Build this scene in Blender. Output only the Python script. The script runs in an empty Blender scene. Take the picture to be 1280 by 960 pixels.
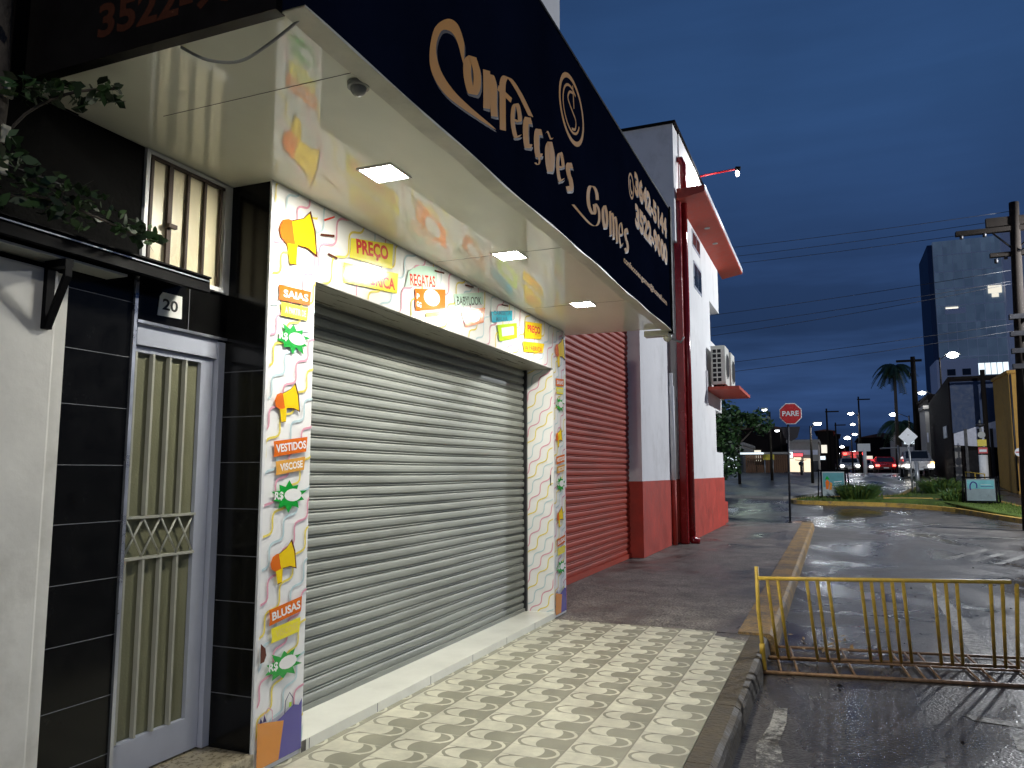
import bpy, bmesh, math, random
from mathutils import Vector, Matrix
random.seed(7)
R=math.radians
sc=bpy.context.scene
# ---------------------------------------------------------------- camera
cam=bpy.data.cameras.new('camera'); cam.lens=27.14; cam.sensor_width=36; cam.clip_start=0.05; cam.clip_end=2000
co=bpy.data.objects.new('camera',cam); sc.collection.objects.link(co)
co.location=(0,0,1.5); co.rotation_euler=(R(96.503),0,R(22.384)); sc.camera=co
# ---------------------------------------------------------------- dusk sky
SKY=1.0
w=bpy.data.worlds.new('World'); sc.world=w; w.use_nodes=True
nt=w.node_tree; nt.nodes.clear(); N=nt.nodes.new; L=nt.links.new
out=N('ShaderNodeOutputWorld'); bg=N('ShaderNodeBackground'); L(bg.outputs[0],out.inputs[0])
tc=N('ShaderNodeTexCoord'); sx=N('ShaderNodeSeparateXYZ'); L(tc.outputs['Generated'],sx.inputs[0])
rp=N('ShaderNodeValToRGB'); L(sx.outputs[2],rp.inputs[0])
cr=rp.color_ramp; cr.elements[0].position=0.0; cr.elements[0].color=(.010,.019,.050,1)
cr.elements[1].position=1.0; cr.elements[1].color=(.010,.030,.095,1)
for p,c in ((.05,(.014,.032,.088)),(.13,(.019,.042,.108)),(.24,(.020,.046,.122)),(.42,(.021,.055,.142)),(.62,(.016,.043,.115))):
    e=cr.elements.new(p); e.color=(*c,1)
mp=N('ShaderNodeMapping'); mp.inputs['Scale'].default_value=(1.1,1.1,9); L(tc.outputs['Generated'],mp.inputs[0])
nz=N('ShaderNodeTexNoise'); nz.inputs['Scale'].default_value=2.0; nz.inputs['Detail'].default_value=6; nz.inputs['Roughness'].default_value=.55
L(mp.outputs[0],nz.inputs['Vector'])
mr=N('ShaderNodeMapRange'); L(nz.outputs[0],mr.inputs[0]); mr.inputs[1].default_value=.42; mr.inputs[2].default_value=.70; mr.inputs[3].default_value=.72; mr.inputs[4].default_value=2.0
nz2=N('ShaderNodeTexNoise'); nz2.inputs['Scale'].default_value=1.6; nz2.inputs['Detail'].default_value=4; L(tc.outputs['Generated'],nz2.inputs['Vector'])
mr2=N('ShaderNodeMapRange'); L(nz2.outputs[0],mr2.inputs[0]); mr2.inputs[1].default_value=.3; mr2.inputs[2].default_value=.7; mr2.inputs[3].default_value=.74; mr2.inputs[4].default_value=1.32
# low banded cloud fades out with height
fz=N('ShaderNodeMapRange'); L(sx.outputs[2],fz.inputs[0]); fz.inputs[1].default_value=.10; fz.inputs[2].default_value=.30; fz.inputs[3].default_value=1; fz.inputs[4].default_value=.12
mxf=N('ShaderNodeMix'); mxf.data_type='FLOAT'; L(fz.outputs[0],mxf.inputs[0]); mxf.inputs[2].default_value=1.0; L(mr.outputs[0],mxf.inputs[3])
mu=N('ShaderNodeMath'); mu.operation='MULTIPLY'; L(mxf.outputs[0],mu.inputs[0]); L(mr2.outputs[0],mu.inputs[1])
mm=N('ShaderNodeMath'); mm.operation='MULTIPLY'; L(mu.outputs[0],mm.inputs[0]); mm.inputs[1].default_value=SKY
L(rp.outputs[0],bg.inputs[0]); L(mm.outputs[0],bg.inputs[1])
sc.view_settings.view_transform='Standard'; sc.view_settings.look='None'; sc.view_settings.gamma=1; sc.view_settings.exposure=0.0
DOWN_W=26; STREET_W=7200; REAR_W=1500

# ---------------------------------------------------------------- materials
def newmat(name):
    m=bpy.data.materials.new(name); m.use_nodes=True
    return m,m.node_tree,m.node_tree.nodes['Principled BSDF']
def mat(name,c,rough=.6,metal=0,var=.12,scale=6.,bump=0.,bscale=40.,rvar=.1,coat=0.,stain=0.,spec=.5,emis=None,es=0.,stretch=(1,1,1),trans=0.):
    m,t,b=newmat(name); n=t.nodes.new; l=t.links.new
    g=n('ShaderNodeNewGeometry'); mpp=n('ShaderNodeMapping'); mpp.inputs['Scale'].default_value=stretch; l(g.outputs['Position'],mpp.inputs[0])
    z=n('ShaderNodeTexNoise'); z.inputs['Scale'].default_value=scale; z.inputs['Detail'].default_value=7; z.inputs['Roughness'].default_value=.62; l(mpp.outputs[0],z.inputs['Vector'])
    q=n('ShaderNodeMapRange'); l(z.outputs[0],q.inputs[0]); q.inputs[1].default_value=.3; q.inputs[2].default_value=.7; q.inputs[3].default_value=1-var; q.inputs[4].default_value=1+var
    v=n('ShaderNodeVectorMath'); v.operation='SCALE'; v.inputs[0].default_value=c; l(q.outputs[0],v.inputs['Scale']); last=v.outputs[0]
    if stain:
        z3=n('ShaderNodeTexNoise'); z3.inputs['Scale'].default_value=1.7; z3.inputs['Detail'].default_value=9; z3.inputs['Roughness'].default_value=.7; l(mpp.outputs[0],z3.inputs['Vector'])
        q3=n('ShaderNodeMapRange'); l(z3.outputs[0],q3.inputs[0]); q3.inputs[1].default_value=.52; q3.inputs[2].default_value=.72; q3.inputs[3].default_value=0; q3.inputs[4].default_value=stain
        mx=n('ShaderNodeMix'); mx.data_type='RGBA'; l(q3.outputs[0],mx.inputs[0]); l(last,mx.inputs[6]); mx.inputs[7].default_value=(c[0]*.35,c[1]*.33,c[2]*.28,1); last=mx.outputs[2]
    l(last,b.inputs['Base Color'])
    q2=n('ShaderNodeMapRange'); l(z.outputs[0],q2.inputs[0]); q2.inputs[1].default_value=.3; q2.inputs[2].default_value=.7; q2.inputs[3].default_value=max(.02,rough-rvar); q2.inputs[4].default_value=min(1,rough+rvar)
    l(q2.outputs[0],b.inputs['Roughness']); b.inputs['Metallic'].default_value=metal; b.inputs['Coat Weight'].default_value=coat; b.inputs['Coat Roughness'].default_value=.06
    b.inputs['Specular IOR Level'].default_value=spec
    if bump:
        z4=n('ShaderNodeTexNoise'); z4.inputs['Scale'].default_value=bscale; z4.inputs['Detail'].default_value=5; l(mpp.outputs[0],z4.inputs['Vector'])
        bp=n('ShaderNodeBump'); bp.inputs['Strength'].default_value=bump; bp.inputs['Distance'].default_value=.01; l(z4.outputs[0],bp.inputs['Height']); l(bp.outputs[0],b.inputs['Normal'])
    if emis: b.inputs['Emission Color'].default_value=(*emis,1); b.inputs['Emission Strength'].default_value=es
    return m
def emat(name,c,s): return mat(name,(.8,.8,.8),.4,emis=c,es=s,var=0)

# wave patterned hydraulic tile of the pavement
def tile_material():
    m,t,b=newmat('wave_tile'); n=t.nodes.new; l=t.links.new
    def MA(op,a,bb=None,c=None):
        x=n('ShaderNodeMath'); x.operation=op
        for i,s in enumerate((a,bb,c)):
            if s is None: continue
            if isinstance(s,(int,float)): x.inputs[i].default_value=s
            else: l(s,x.inputs[i])
        return x.outputs[0]
    g=n('ShaderNodeNewGeometry'); s=n('ShaderNodeSeparateXYZ'); l(g.outputs['Position'],s.inputs[0])
    U=MA('DIVIDE',MA('ADD',s.outputs[1],.03),.316)
    V=MA('DIVIDE',MA('ADD',s.outputs[0],2.03+.316*9),.316)
    v=MA('FRACT',V)
    c=MA('COSINE',MA('MULTIPLY',U,2*math.pi)); sn=MA('SINE',MA('MULTIPLY',U,2*math.pi))
    ac=MA('POWER',MA('ABSOLUTE',c),.45); sg=MA('SIGN',c)
    bound=MA('ADD',MA('MULTIPLY',MA('MULTIPLY',ac,sg),.15),.535)
    dark=MA('GREATER_THAN',v,bound)
    # thin tall sine line, light in the dark half and dark in the light half
    am=MA('MAXIMUM',MA('ABSOLUTE',c),.004); sq=MA('MULTIPLY',MA('SIGN',c),MA('POWER',am,.33))
    f=MA('SUBTRACT',v,MA('ADD',MA('MULTIPLY',sq,.44),.5))
    sl=MA('MULTIPLY',MA('MULTIPLY',MA('POWER',am,-.67),MA('ABSOLUTE',sn)),.44*.33*6.283); gr=MA('SQRT',MA('ADD',MA('MULTIPLY',sl,sl),1.0))
    line=MA('LESS_THAN',MA('ABSOLUTE',MA('DIVIDE',f,gr)),.030)
    d2=MA('ABSOLUTE',MA('SUBTRACT',dark,line))
    # outside the tall wave tips nothing but the opposite tone: fine grooves of the ribbed relief
    gv=MA('LESS_THAN',MA('ABSOLUTE',MA('SUBTRACT',v,.5)),.487); gu=MA('LESS_THAN',MA('ABSOLUTE',MA('SUBTRACT',MA('FRACT',MA('ADD',U,.25)),.5)),.494)
    grout=MA('SUBTRACT',1.0,MA('MULTIPLY',gv,gu))
    z=n('ShaderNodeTexNoise'); z.inputs['Scale'].default_value=5; z.inputs['Detail'].default_value=8; z.inputs['Roughness'].default_value=.7; l(g.outputs['Position'],z.inputs['Vector'])
    q=n('ShaderNodeMapRange'); l(z.outputs[0],q.inputs[0]); q.inputs[1].default_value=.3; q.inputs[2].default_value=.7; q.inputs[3].default_value=.68; q.inputs[4].default_value=1.14
    # one tone per tile
    wn=n('ShaderNodeTexWhiteNoise'); cb=n('ShaderNodeCombineXYZ'); l(MA('FLOOR',MA('ADD',U,.25)),cb.inputs[0]); l(MA('FLOOR',V),cb.inputs[1]); l(cb.outputs[0],wn.inputs['Vector'])
    tone=MA('ADD',MA('MULTIPLY',wn.outputs['Value'],.14),.93)
    mx=n('ShaderNodeMix'); mx.data_type='RGBA'; l(d2,mx.inputs[0]); mx.inputs[6].default_value=(.62,.60,.47,1); mx.inputs[7].default_value=(.30,.29,.215,1)
    mg=n('ShaderNodeMix'); mg.data_type='RGBA'; l(MA('MULTIPLY',grout,.75),mg.inputs[0]); l(mx.outputs[2],mg.inputs[6]); mg.inputs[7].default_value=(.24,.22,.17,1)
    vs=n('ShaderNodeVectorMath'); vs.operation='SCALE'; l(mg.outputs[2],vs.inputs[0]); l(MA('MULTIPLY',q.outputs[0],tone),vs.inputs['Scale'])
    l(vs.outputs[0],b.inputs['Base Color'])
    rr=n('ShaderNodeMapRange'); l(z.outputs[0],rr.inputs[0]); rr.inputs[1].default_value=.35; rr.inputs[2].default_value=.65; rr.inputs[3].default_value=.34; rr.inputs[4].default_value=.6; l(rr.outputs[0],b.inputs['Roughness'])
    rib=MA('SINE',MA('MULTIPLY',s.outputs[1],2*math.pi/.011))
    h=MA('SUBTRACT',MA('MULTIPLY',rib,.25),MA('MULTIPLY',grout,1.5))
    bp=n('ShaderNodeBump'); bp.inputs['Strength'].default_value=.35; bp.inputs['Distance'].default_value=.002; l(h,bp.inputs['Height']); l(bp.outputs[0],b.inputs['Normal'])
    return m
def wet_material(name,c,dry=.55,wet=.07,s=.55,lo=.46,hi=.60,bump=.5,crack=0):
    m,t,b=newmat(name); n=t.nodes.new; l=t.links.new
    g=n('ShaderNodeNewGeometry'); mpp=n('ShaderNodeMapping'); mpp.inputs['Scale'].default_value=(1,.55,1); l(g.outputs['Position'],mpp.inputs[0])
    z=n('ShaderNodeTexNoise'); z.inputs['Scale'].default_value=s; z.inputs['Detail'].default_value=9; z.inputs['Roughness'].default_value=.62; z.inputs['Distortion'].default_value=.6; l(mpp.outputs[0],z.inputs['Vector'])
    q=n('ShaderNodeMapRange'); q.interpolation_type='SMOOTHSTEP'; l(z.outputs[0],q.inputs[0]); q.inputs[1].default_value=lo; q.inputs[2].default_value=hi; q.inputs[3].default_value=0; q.inputs[4].default_value=1
    z2=n('ShaderNodeTexNoise'); z2.inputs['Scale'].default_value=2.2; z2.inputs['Detail'].default_value=10; z2.inputs['Roughness'].default_value=.75; l(g.outputs['Position'],z2.inputs['Vector'])
    q2=n('ShaderNodeMapRange'); l(z2.outputs[0],q2.inputs[0]); q2.inputs[1].default_value=.3; q2.inputs[2].default_value=.7; q2.inputs[3].default_value=.45; q2.inputs[4].default_value=1.7
    z5=n('ShaderNodeTexNoise'); z5.inputs['Scale'].default_value=48; z5.inputs['Detail'].default_value=2; l(g.outputs['Position'],z5.inputs['Vector'])
    q5=n('ShaderNodeMapRange'); l(z5.outputs[0],q5.inputs[0]); q5.inputs[1].default_value=.35; q5.inputs[2].default_value=.65; q5.inputs[3].default_value=.5; q5.inputs[4].default_value=1.7
    k=n('ShaderNodeMath'); k.operation='MULTIPLY'; l(q2.outputs[0],k.inputs[0]); l(q5.outputs[0],k.inputs[1])
    v=n('ShaderNodeVectorMath'); v.operation='SCALE'; v.inputs[0].default_value=c; l(k.outputs[0],v.inputs['Scale'])
    mx=n('ShaderNodeMix'); mx.data_type='RGBA'; l(q.outputs[0],mx.inputs[0]); l(v.outputs[0],mx.inputs[6]); mx.inputs[7].default_value=(c[0]*.30,c[1]*.30,c[2]*.32,1)
    last=mx.outputs[2]
    if crack:
        vo=n('ShaderNodeTexVoronoi'); vo.feature='DISTANCE_TO_EDGE'; vo.inputs['Scale'].default_value=crack; 
        zd=n('ShaderNodeVectorMath'); zd.operation='ADD'; zs=n('ShaderNodeVectorMath'); zs.operation='SCALE'; zs.inputs['Scale'].default_value=.5; l(z2.outputs[1],zs.inputs[0]); l(zs.outputs[0],zd.inputs[0]); l(g.outputs['Position'],zd.inputs[1]); l(zd.outputs[0],vo.inputs['Vector'])
        cq=n('ShaderNodeMapRange'); l(vo.outputs['Distance'],cq.inputs[0]); cq.inputs[1].default_value=0; cq.inputs[2].default_value=.02; cq.inputs[3].default_value=.55; cq.inputs[4].default_value=0
        mc=n('ShaderNodeMix'); mc.data_type='RGBA'; l(cq.outputs[0],mc.inputs[0]); l(last,mc.inputs[6]); mc.inputs[7].default_value=(.012,.011,.01,1); last=mc.outputs[2]
    l(last,b.inputs['Base Color'])
    rm=n('ShaderNodeMapRange'); l(q.outputs[0],rm.inputs[0]); rm.inputs[3].default_value=dry; rm.inputs[4].default_value=wet; l(rm.outputs[0],b.inputs['Roughness'])
    bs=n('ShaderNodeMapRange'); l(q.outputs[0],bs.inputs[0]); bs.inputs[3].default_value=bump; bs.inputs[4].default_value=.10
    bp=n('ShaderNodeBump'); bp.inputs['Distance'].default_value=.012; l(bs.outputs[0],bp.inputs['Strength'])
    ad=n('ShaderNodeMath'); ad.operation='ADD'; l(z5.outputs[0],ad.inputs[0]); l(z2.outputs[0],ad.inputs[1]); l(ad.outputs[0],bp.inputs['Height']); l(bp.outputs[0],b.inputs['Normal'])
    return m
def worn(name,c,under,scale=9,lo=.42,hi=.56,rough=.6,bump=.8):
    m,t,b=newmat(name); n=t.nodes.new; l=t.links.new; g=n('ShaderNodeNewGeometry')
    z=n('ShaderNodeTexNoise'); z.inputs['Scale'].default_value=scale; z.inputs['Detail'].default_value=12; z.inputs['Roughness'].default_value=.78; l(g.outputs['Position'],z.inputs['Vector'])
    z2=n('ShaderNodeTexNoise'); z2.inputs['Scale'].default_value=1.4; z2.inputs['Detail'].default_value=4; l(g.outputs['Position'],z2.inputs['Vector'])
    a=n('ShaderNodeMath'); a.operation='MULTIPLY_ADD'; l(z2.outputs[0],a.inputs[0]); a.inputs[1].default_value=.5; l(z.outputs[0],a.inputs[2])
    q=n('ShaderNodeMapRange'); l(a.outputs[0],q.inputs[0]); q.inputs[1].default_value=lo+.25; q.inputs[2].default_value=hi+.25
    mx=n('ShaderNodeMix'); mx.data_type='RGBA'; l(q.outputs[0],mx.inputs[0]); mx.inputs[6].default_value=(*c,1); mx.inputs[7].default_value=(*under,1)
    z3=n('ShaderNodeTexNoise'); z3.inputs['Scale'].default_value=55; z3.inputs['Detail'].default_value=4; l(g.outputs['Position'],z3.inputs['Vector'])
    q3=n('ShaderNodeMapRange'); l(z3.outputs[0],q3.inputs[0]); q3.inputs[1].default_value=.3; q3.inputs[2].default_value=.7; q3.inputs[3].default_value=.65; q3.inputs[4].default_value=1.3
    v=n('ShaderNodeVectorMath'); v.operation='SCALE'; l(mx.outputs[2],v.inputs[0]); l(q3.outputs[0],v.inputs['Scale']); l(v.outputs[0],b.inputs['Base Color']); b.inputs['Roughness'].default_value=rough; b.inputs['Specular IOR Level'].default_value=.3
    ad=n('ShaderNodeMath'); ad.operation='ADD'; l(z.outputs[0],ad.inputs[0]); l(z3.outputs[0],ad.inputs[1])
    bp=n('ShaderNodeBump'); bp.inputs['Strength'].default_value=bump; bp.inputs['Distance'].default_value=.012; l(ad.outputs[0],bp.inputs['Height']); l(bp.outputs[0],b.inputs['Normal'])
    return m
def granite_tile():   # black polished tile
    return mat('black_tile',(.006,.006,.006),.16,var=.3,rvar=.03,scale=9,spec=.22)
def shutter_like(name,c,metal,rough): return mat(name,c,rough,metal,var=.14,scale=2.2,rvar=.08,stretch=(1,.35,2),stain=.4,spec=.35)

M_={}
M_['tile']=tile_material()
M_['road']=wet_material('wet_asphalt',(.090,.082,.073),dry=.50,wet=.09,s=.45,lo=.36,hi=.66,bump=1.0)
M_['pave']=wet_material('damp_concrete',(.155,.138,.12),dry=.6,wet=.22,s=.9,lo=.42,hi=.72,bump=1.0,crack=1.6)
M_['farpave']=wet_material('far_pavement',(.13,.122,.11),dry=.6,wet=.3,s=.5)
M_['kerb_dark']=mat('grimy_kerb_stone',(.075,.058,.034),.7,var=.5,bump=1.0,bscale=30,rvar=.15,stain=.7)
M_['kerb_ochre']=worn('worn_ochre_kerb',(.40,.25,.09),(.17,.13,.09),8,.42,.60)
M_['kerb_yellow']=worn('yellow_kerb_paint',(.52,.33,.07),(.20,.15,.10),4,.50,.66)
M_['white_wall']=mat('white_plaster',(.78,.78,.77),.75,var=.04,scale=2,bump=.35,bscale=9,stain=.28,stretch=(1,1,.7))
M_['old_wall']=mat('scuffed_white_plaster',(.60,.59,.55),.72,var=.10,scale=3,bump=.4,bscale=7,stain=.35)
M_['lilac_wall']=mat('pale_grey_plaster',(.78,.77,.77),.7,var=.05,scale=3,bump=.4,bscale=12,stain=.25,stretch=(1,1,.8))
M_['red_paint']=mat('red_wall_paint',(.46,.05,.03),.65,var=.22,scale=3,bump=.5,bscale=11,stain=.45,stretch=(1,1,.85))
M_['red_gloss']=mat('dark_red_enamel',(.26,.012,.014),.22,var=.2,scale=5,bump=.3,bscale=5)
M_['red_soffit']=mat('red_soffit_paint',(.42,.055,.03),.6,var=.12,stain=.2)
M_['print_white']=mat('glossy_print_white',(.84,.84,.83),.16,var=.02,rvar=.03,bump=.04,bscale=3)
def ink(n,c): M_[n]=mat('ink_'+n,c,.17,var=.05,rvar=.03)
ink('pink',(.72,.36,.45)); ink('bluegrey',(.52,.66,.70)); ink('mustard',(.80,.66,.14)); ink('orange',(.70,.15,.015)); ink('yellow',(.86,.60,.01)); ink('brown',(.10,.02,.01))
ink('lemon',(.85,.74,.05)); ink('tan',(.72,.36,.07)); ink('green',(.01,.33,.04)); ink('white',(.85,.85,.84)); ink('purple',(.10,.085,.33)); ink('bag',(.70,.27,.05)); ink('navy_ink',(.03,.02,.12))
ink('palegreen',(.52,.72,.60)); ink('redtext',(.68,.06,.04)); ink('cyan',(.02,.42,.60)); ink('lime',(.45,.70,.03)); ink('black',(.01,.01,.01)); ink('teal_text',(.05,.20,.30))
M_['ceiling']=mat('glossy_white_pvc_lining',(.76,.76,.64),.055,var=.03,rvar=.015,bump=.016,bscale=1.6,scale=3,stretch=(1.6,.6,1),spec=.5)
M_['seam']=mat('dark_joint',(.05,.05,.04),.6)
M_['soffit_wood']=mat('grey_lintel_soffit',(.28,.27,.22),.30,var=.25,scale=3,stretch=(9,.8,1),rvar=.05)
M_['shutter']=shutter_like('galvanised_shutter',(.26,.275,.25),0,.5)
M_['rail']=mat('dark_rail',(.04,.04,.045),.4,.6)
M_['red_shutter']=shutter_like('red_painted_shutter',(.44,.05,.022),.0,.5)
M_['marble']=mat('white_marble',(.78,.78,.70),.14,var=.06,scale=2.5,rvar=.05,stain=.12)
M_['granite']=mat('brown_granite',(.30,.26,.18),.3,var=.55,scale=38)
M_['black_tile']=granite_tile()
M_['grout']=mat('grey_grout',(.13,.135,.15),.7)
M_['dark_wall']=mat('matte_black_render',(.004,.004,.004),.8,spec=.1,var=.3,bump=.3)  # black base carries the shade on the neighbour's upper wall
M_['trim']=mat('satin_aluminium',(.50,.52,.58),.32,.8)
M_['door_paint']=mat('pale_blue_grey_enamel',(.46,.49,.58),.38,var=.05,stain=.12)
M_['door_bar']=mat('cream_grey_bar_enamel',(.42,.42,.36),.4,var=.08)
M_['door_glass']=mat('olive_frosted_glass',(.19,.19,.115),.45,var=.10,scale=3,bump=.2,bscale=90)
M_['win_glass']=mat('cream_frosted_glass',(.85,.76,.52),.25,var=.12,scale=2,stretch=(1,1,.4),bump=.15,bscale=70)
M_['rust_bar']=mat('brown_iron_bar',(.045,.028,.02),.55,.3,var=.4)
M_['plate']=mat('white_number_plate',(.88,.88,.84),.4,var=.05,stain=.2)
M_['black_text']=mat('black_lettering',(.012,.012,.012),.4)
M_['black_metal']=mat('black_metal',(.003,.003,.004),.55,.0,var=.3,spec=.06)
M_['navy']=mat('navy_sign_vinyl',(.0040,.0065,.0175),.60,var=.25,scale=1.2,rvar=.06,spec=0)
M_['gold']=mat('dull_gold_lettering',(.60,.27,.05),.65,.0,var=.10,spec=.2)
M_['letter_shadow']=mat('dark_letter_shadow',(.02,.008,.006),.6)
M_['salmon']=mat('faded_salmon_lettering',(.055,.018,.010),.8,var=.25,spec=.1)
M_['blackvinyl']=mat('black_sign_vinyl',(.006,.005,.005),.45,spec=.3)
M_['cream_trim']=mat('cream_trim',(.50,.49,.40),.4,var=.15,stain=.3)
M_['white_metal']=mat('white_enamel',(.72,.73,.74),.35,var=.05)
M_['led']=emat('led_diffuser',(1.0,.97,.86),110)
M_['lamp']=emat('street_lamp_lens',(.93,.97,1.0),45)
M_['lamp_far']=emat('far_lamp_lens',(.95,.97,1.0),14)
M_['lamp_warm']=emat('warm_bulb',(1.0,.72,.4),6)
M_['grey_plastic']=mat('grey_plastic',(.28,.29,.27),.4)
M_['ac']=mat('off_white_ac_casing',(.62,.62,.56),.45,stain=.25)
M_['hole']=mat('black_void',(.006,.006,.008),.8)
M_['yellow_paint']=mat('yellow_barrier_paint',(.64,.43,.06),.5,var=.25,scale=14,stain=.6)
M_['rusty_yellow']=mat('rusted_barrier_steel',(.22,.13,.07),.5,.2,var=.5,scale=20)
M_['leaf']=mat('leaf_green',(.035,.085,.022),.5,var=.5,scale=2.5)
M_['leaf_dark']=mat('leaf_dark_green',(.018,.04,.014),.5,var=.5,scale=2.5)
M_['grass']=mat('grass_green',(.085,.13,.025),.8,var=.5,scale=2,spec=.2)
M_['bark']=mat('bark',(.06,.05,.04),.85,var=.4,bump=.8)
M_['signal_red']=mat('stop_sign_red',(.50,.015,.02),.4,var=.05)
M_['sign_white']=mat('sign_white',(.72,.74,.76),.4,var=.04)
M_['pole_dark']=mat('dark_sign_pole',(.02,.02,.025),.5)
M_['pole_grey']=mat('galvanised_pole',(.35,.36,.37),.4,.5)
M_['concrete_pole']=mat('dark_concrete_pole',(.016,.013,.011),.85,var=.2,spec=.1)
M_['road_white']=worn('worn_white_road_paint',(.40,.39,.35),(.06,.055,.05),14,.43,.58,.5)
M_['kerb_edge']=mat('far_kerb_edge',(.30,.29,.27),.7,stain=.3)
M_['ochre_house']=mat('ochre_render',(.50,.28,.06),.8,var=.12,stain=.3)
M_['blue_glow']=mat('glowing_grey_facade',(.30,.36,.42),.35,var=.10,scale=.25,emis=(.30,.48,.72),es=.075)  # facade with weak emission added for brightness, replaced just below
def tower_mat():  # whole facade emits faintly, varied per pane, to brighten the tower
    m,t,b=newmat('glowing_curtain_wall'); n=t.nodes.new; l=t.links.new; g=n('ShaderNodeNewGeometry'); sp=n('ShaderNodeVectorMath'); sp.operation='DIVIDE'; l(g.outputs['Position'],sp.inputs[0]); sp.inputs[1].default_value=(.72,50,1.5)
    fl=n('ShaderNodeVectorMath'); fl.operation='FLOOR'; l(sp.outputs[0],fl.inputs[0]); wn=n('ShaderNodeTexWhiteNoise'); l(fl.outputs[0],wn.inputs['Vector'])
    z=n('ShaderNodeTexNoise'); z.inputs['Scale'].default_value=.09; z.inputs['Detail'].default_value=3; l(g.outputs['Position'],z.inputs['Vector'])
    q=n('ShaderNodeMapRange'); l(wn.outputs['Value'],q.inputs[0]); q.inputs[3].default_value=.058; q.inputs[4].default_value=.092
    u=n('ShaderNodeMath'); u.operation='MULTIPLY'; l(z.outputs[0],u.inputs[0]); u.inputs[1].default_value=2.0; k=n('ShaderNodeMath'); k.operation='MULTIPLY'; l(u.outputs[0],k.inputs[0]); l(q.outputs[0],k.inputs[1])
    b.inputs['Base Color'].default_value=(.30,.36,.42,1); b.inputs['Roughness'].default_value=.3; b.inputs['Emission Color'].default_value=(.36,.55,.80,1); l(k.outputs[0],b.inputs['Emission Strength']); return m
M_['blue_glow']=tower_mat()
M_['pale_glow']=mat('glowing_pale_render',(.75,.76,.84),.8,emis=(.5,.55,.8),es=.03)  # pale render given a weak glow to lift its brightness
M_['pale_house']=mat('pale_house_render',(.36,.34,.31),.8,var=.1,stain=.2)
M_['blue_wall']=mat('deep_blue_cladding',(.03,.06,.14),.6,var=.1)
M_['dark_house']=mat('dark_brown_render',(.012,.009,.009),.8,var=.2,spec=.1)
M_['roof']=mat('clay_roof',(.10,.045,.03),.8,var=.2)
M_['win_dark']=mat('dark_window_glass',(.015,.02,.03),.1)
M_['win_lit']=emat('lit_window',(1.0,.92,.72),.9)
M_['win_cool']=emat('cool_lit_window',(.80,.93,1.0),1.3)
M_['shop_lit']=emat('lit_shop_front',(1.0,.80,.50),1.2)
M_['wood']=mat('brown_timber_slats',(.16,.075,.035),.7,var=.3,scale=3,stretch=(8,8,.6))
M_['car_red']=mat('red_car_paint',(.36,.015,.02),.25,coat=.8); M_['car_silver']=mat('silver_car_paint',(.42,.42,.43),.3,.4,coat=.6); M_['car_white']=mat('white_car_paint',(.6,.6,.6),.3,coat=.7); M_['car_dark']=mat('dark_car_paint',(.03,.03,.035),.25,coat=.7)
M_['rubber']=mat('tyre_rubber',(.015,.015,.015),.85); M_['headlight']=emat('headlight_glow',(1,.96,.85),9); M_['taillight']=emat('taillight_glow',(1,.05,.03),6); M_['amber']=emat('amber_glow',(1,.45,.12),4)
M_['red_neon']=emat('red_lit_panel',(1,.03,.04),1.1)
M_['ad_teal']=mat('teal_poster',(.08,.26,.28),.5); M_['ad_pale']=mat('pale_poster',(.34,.40,.40),.5); M_['ad_grey']=mat('grey_poster',(.13,.17,.18),.5)
M_['yellow_sign']=mat('yellow_sign_board',(.70,.55,.04),.5)

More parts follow.
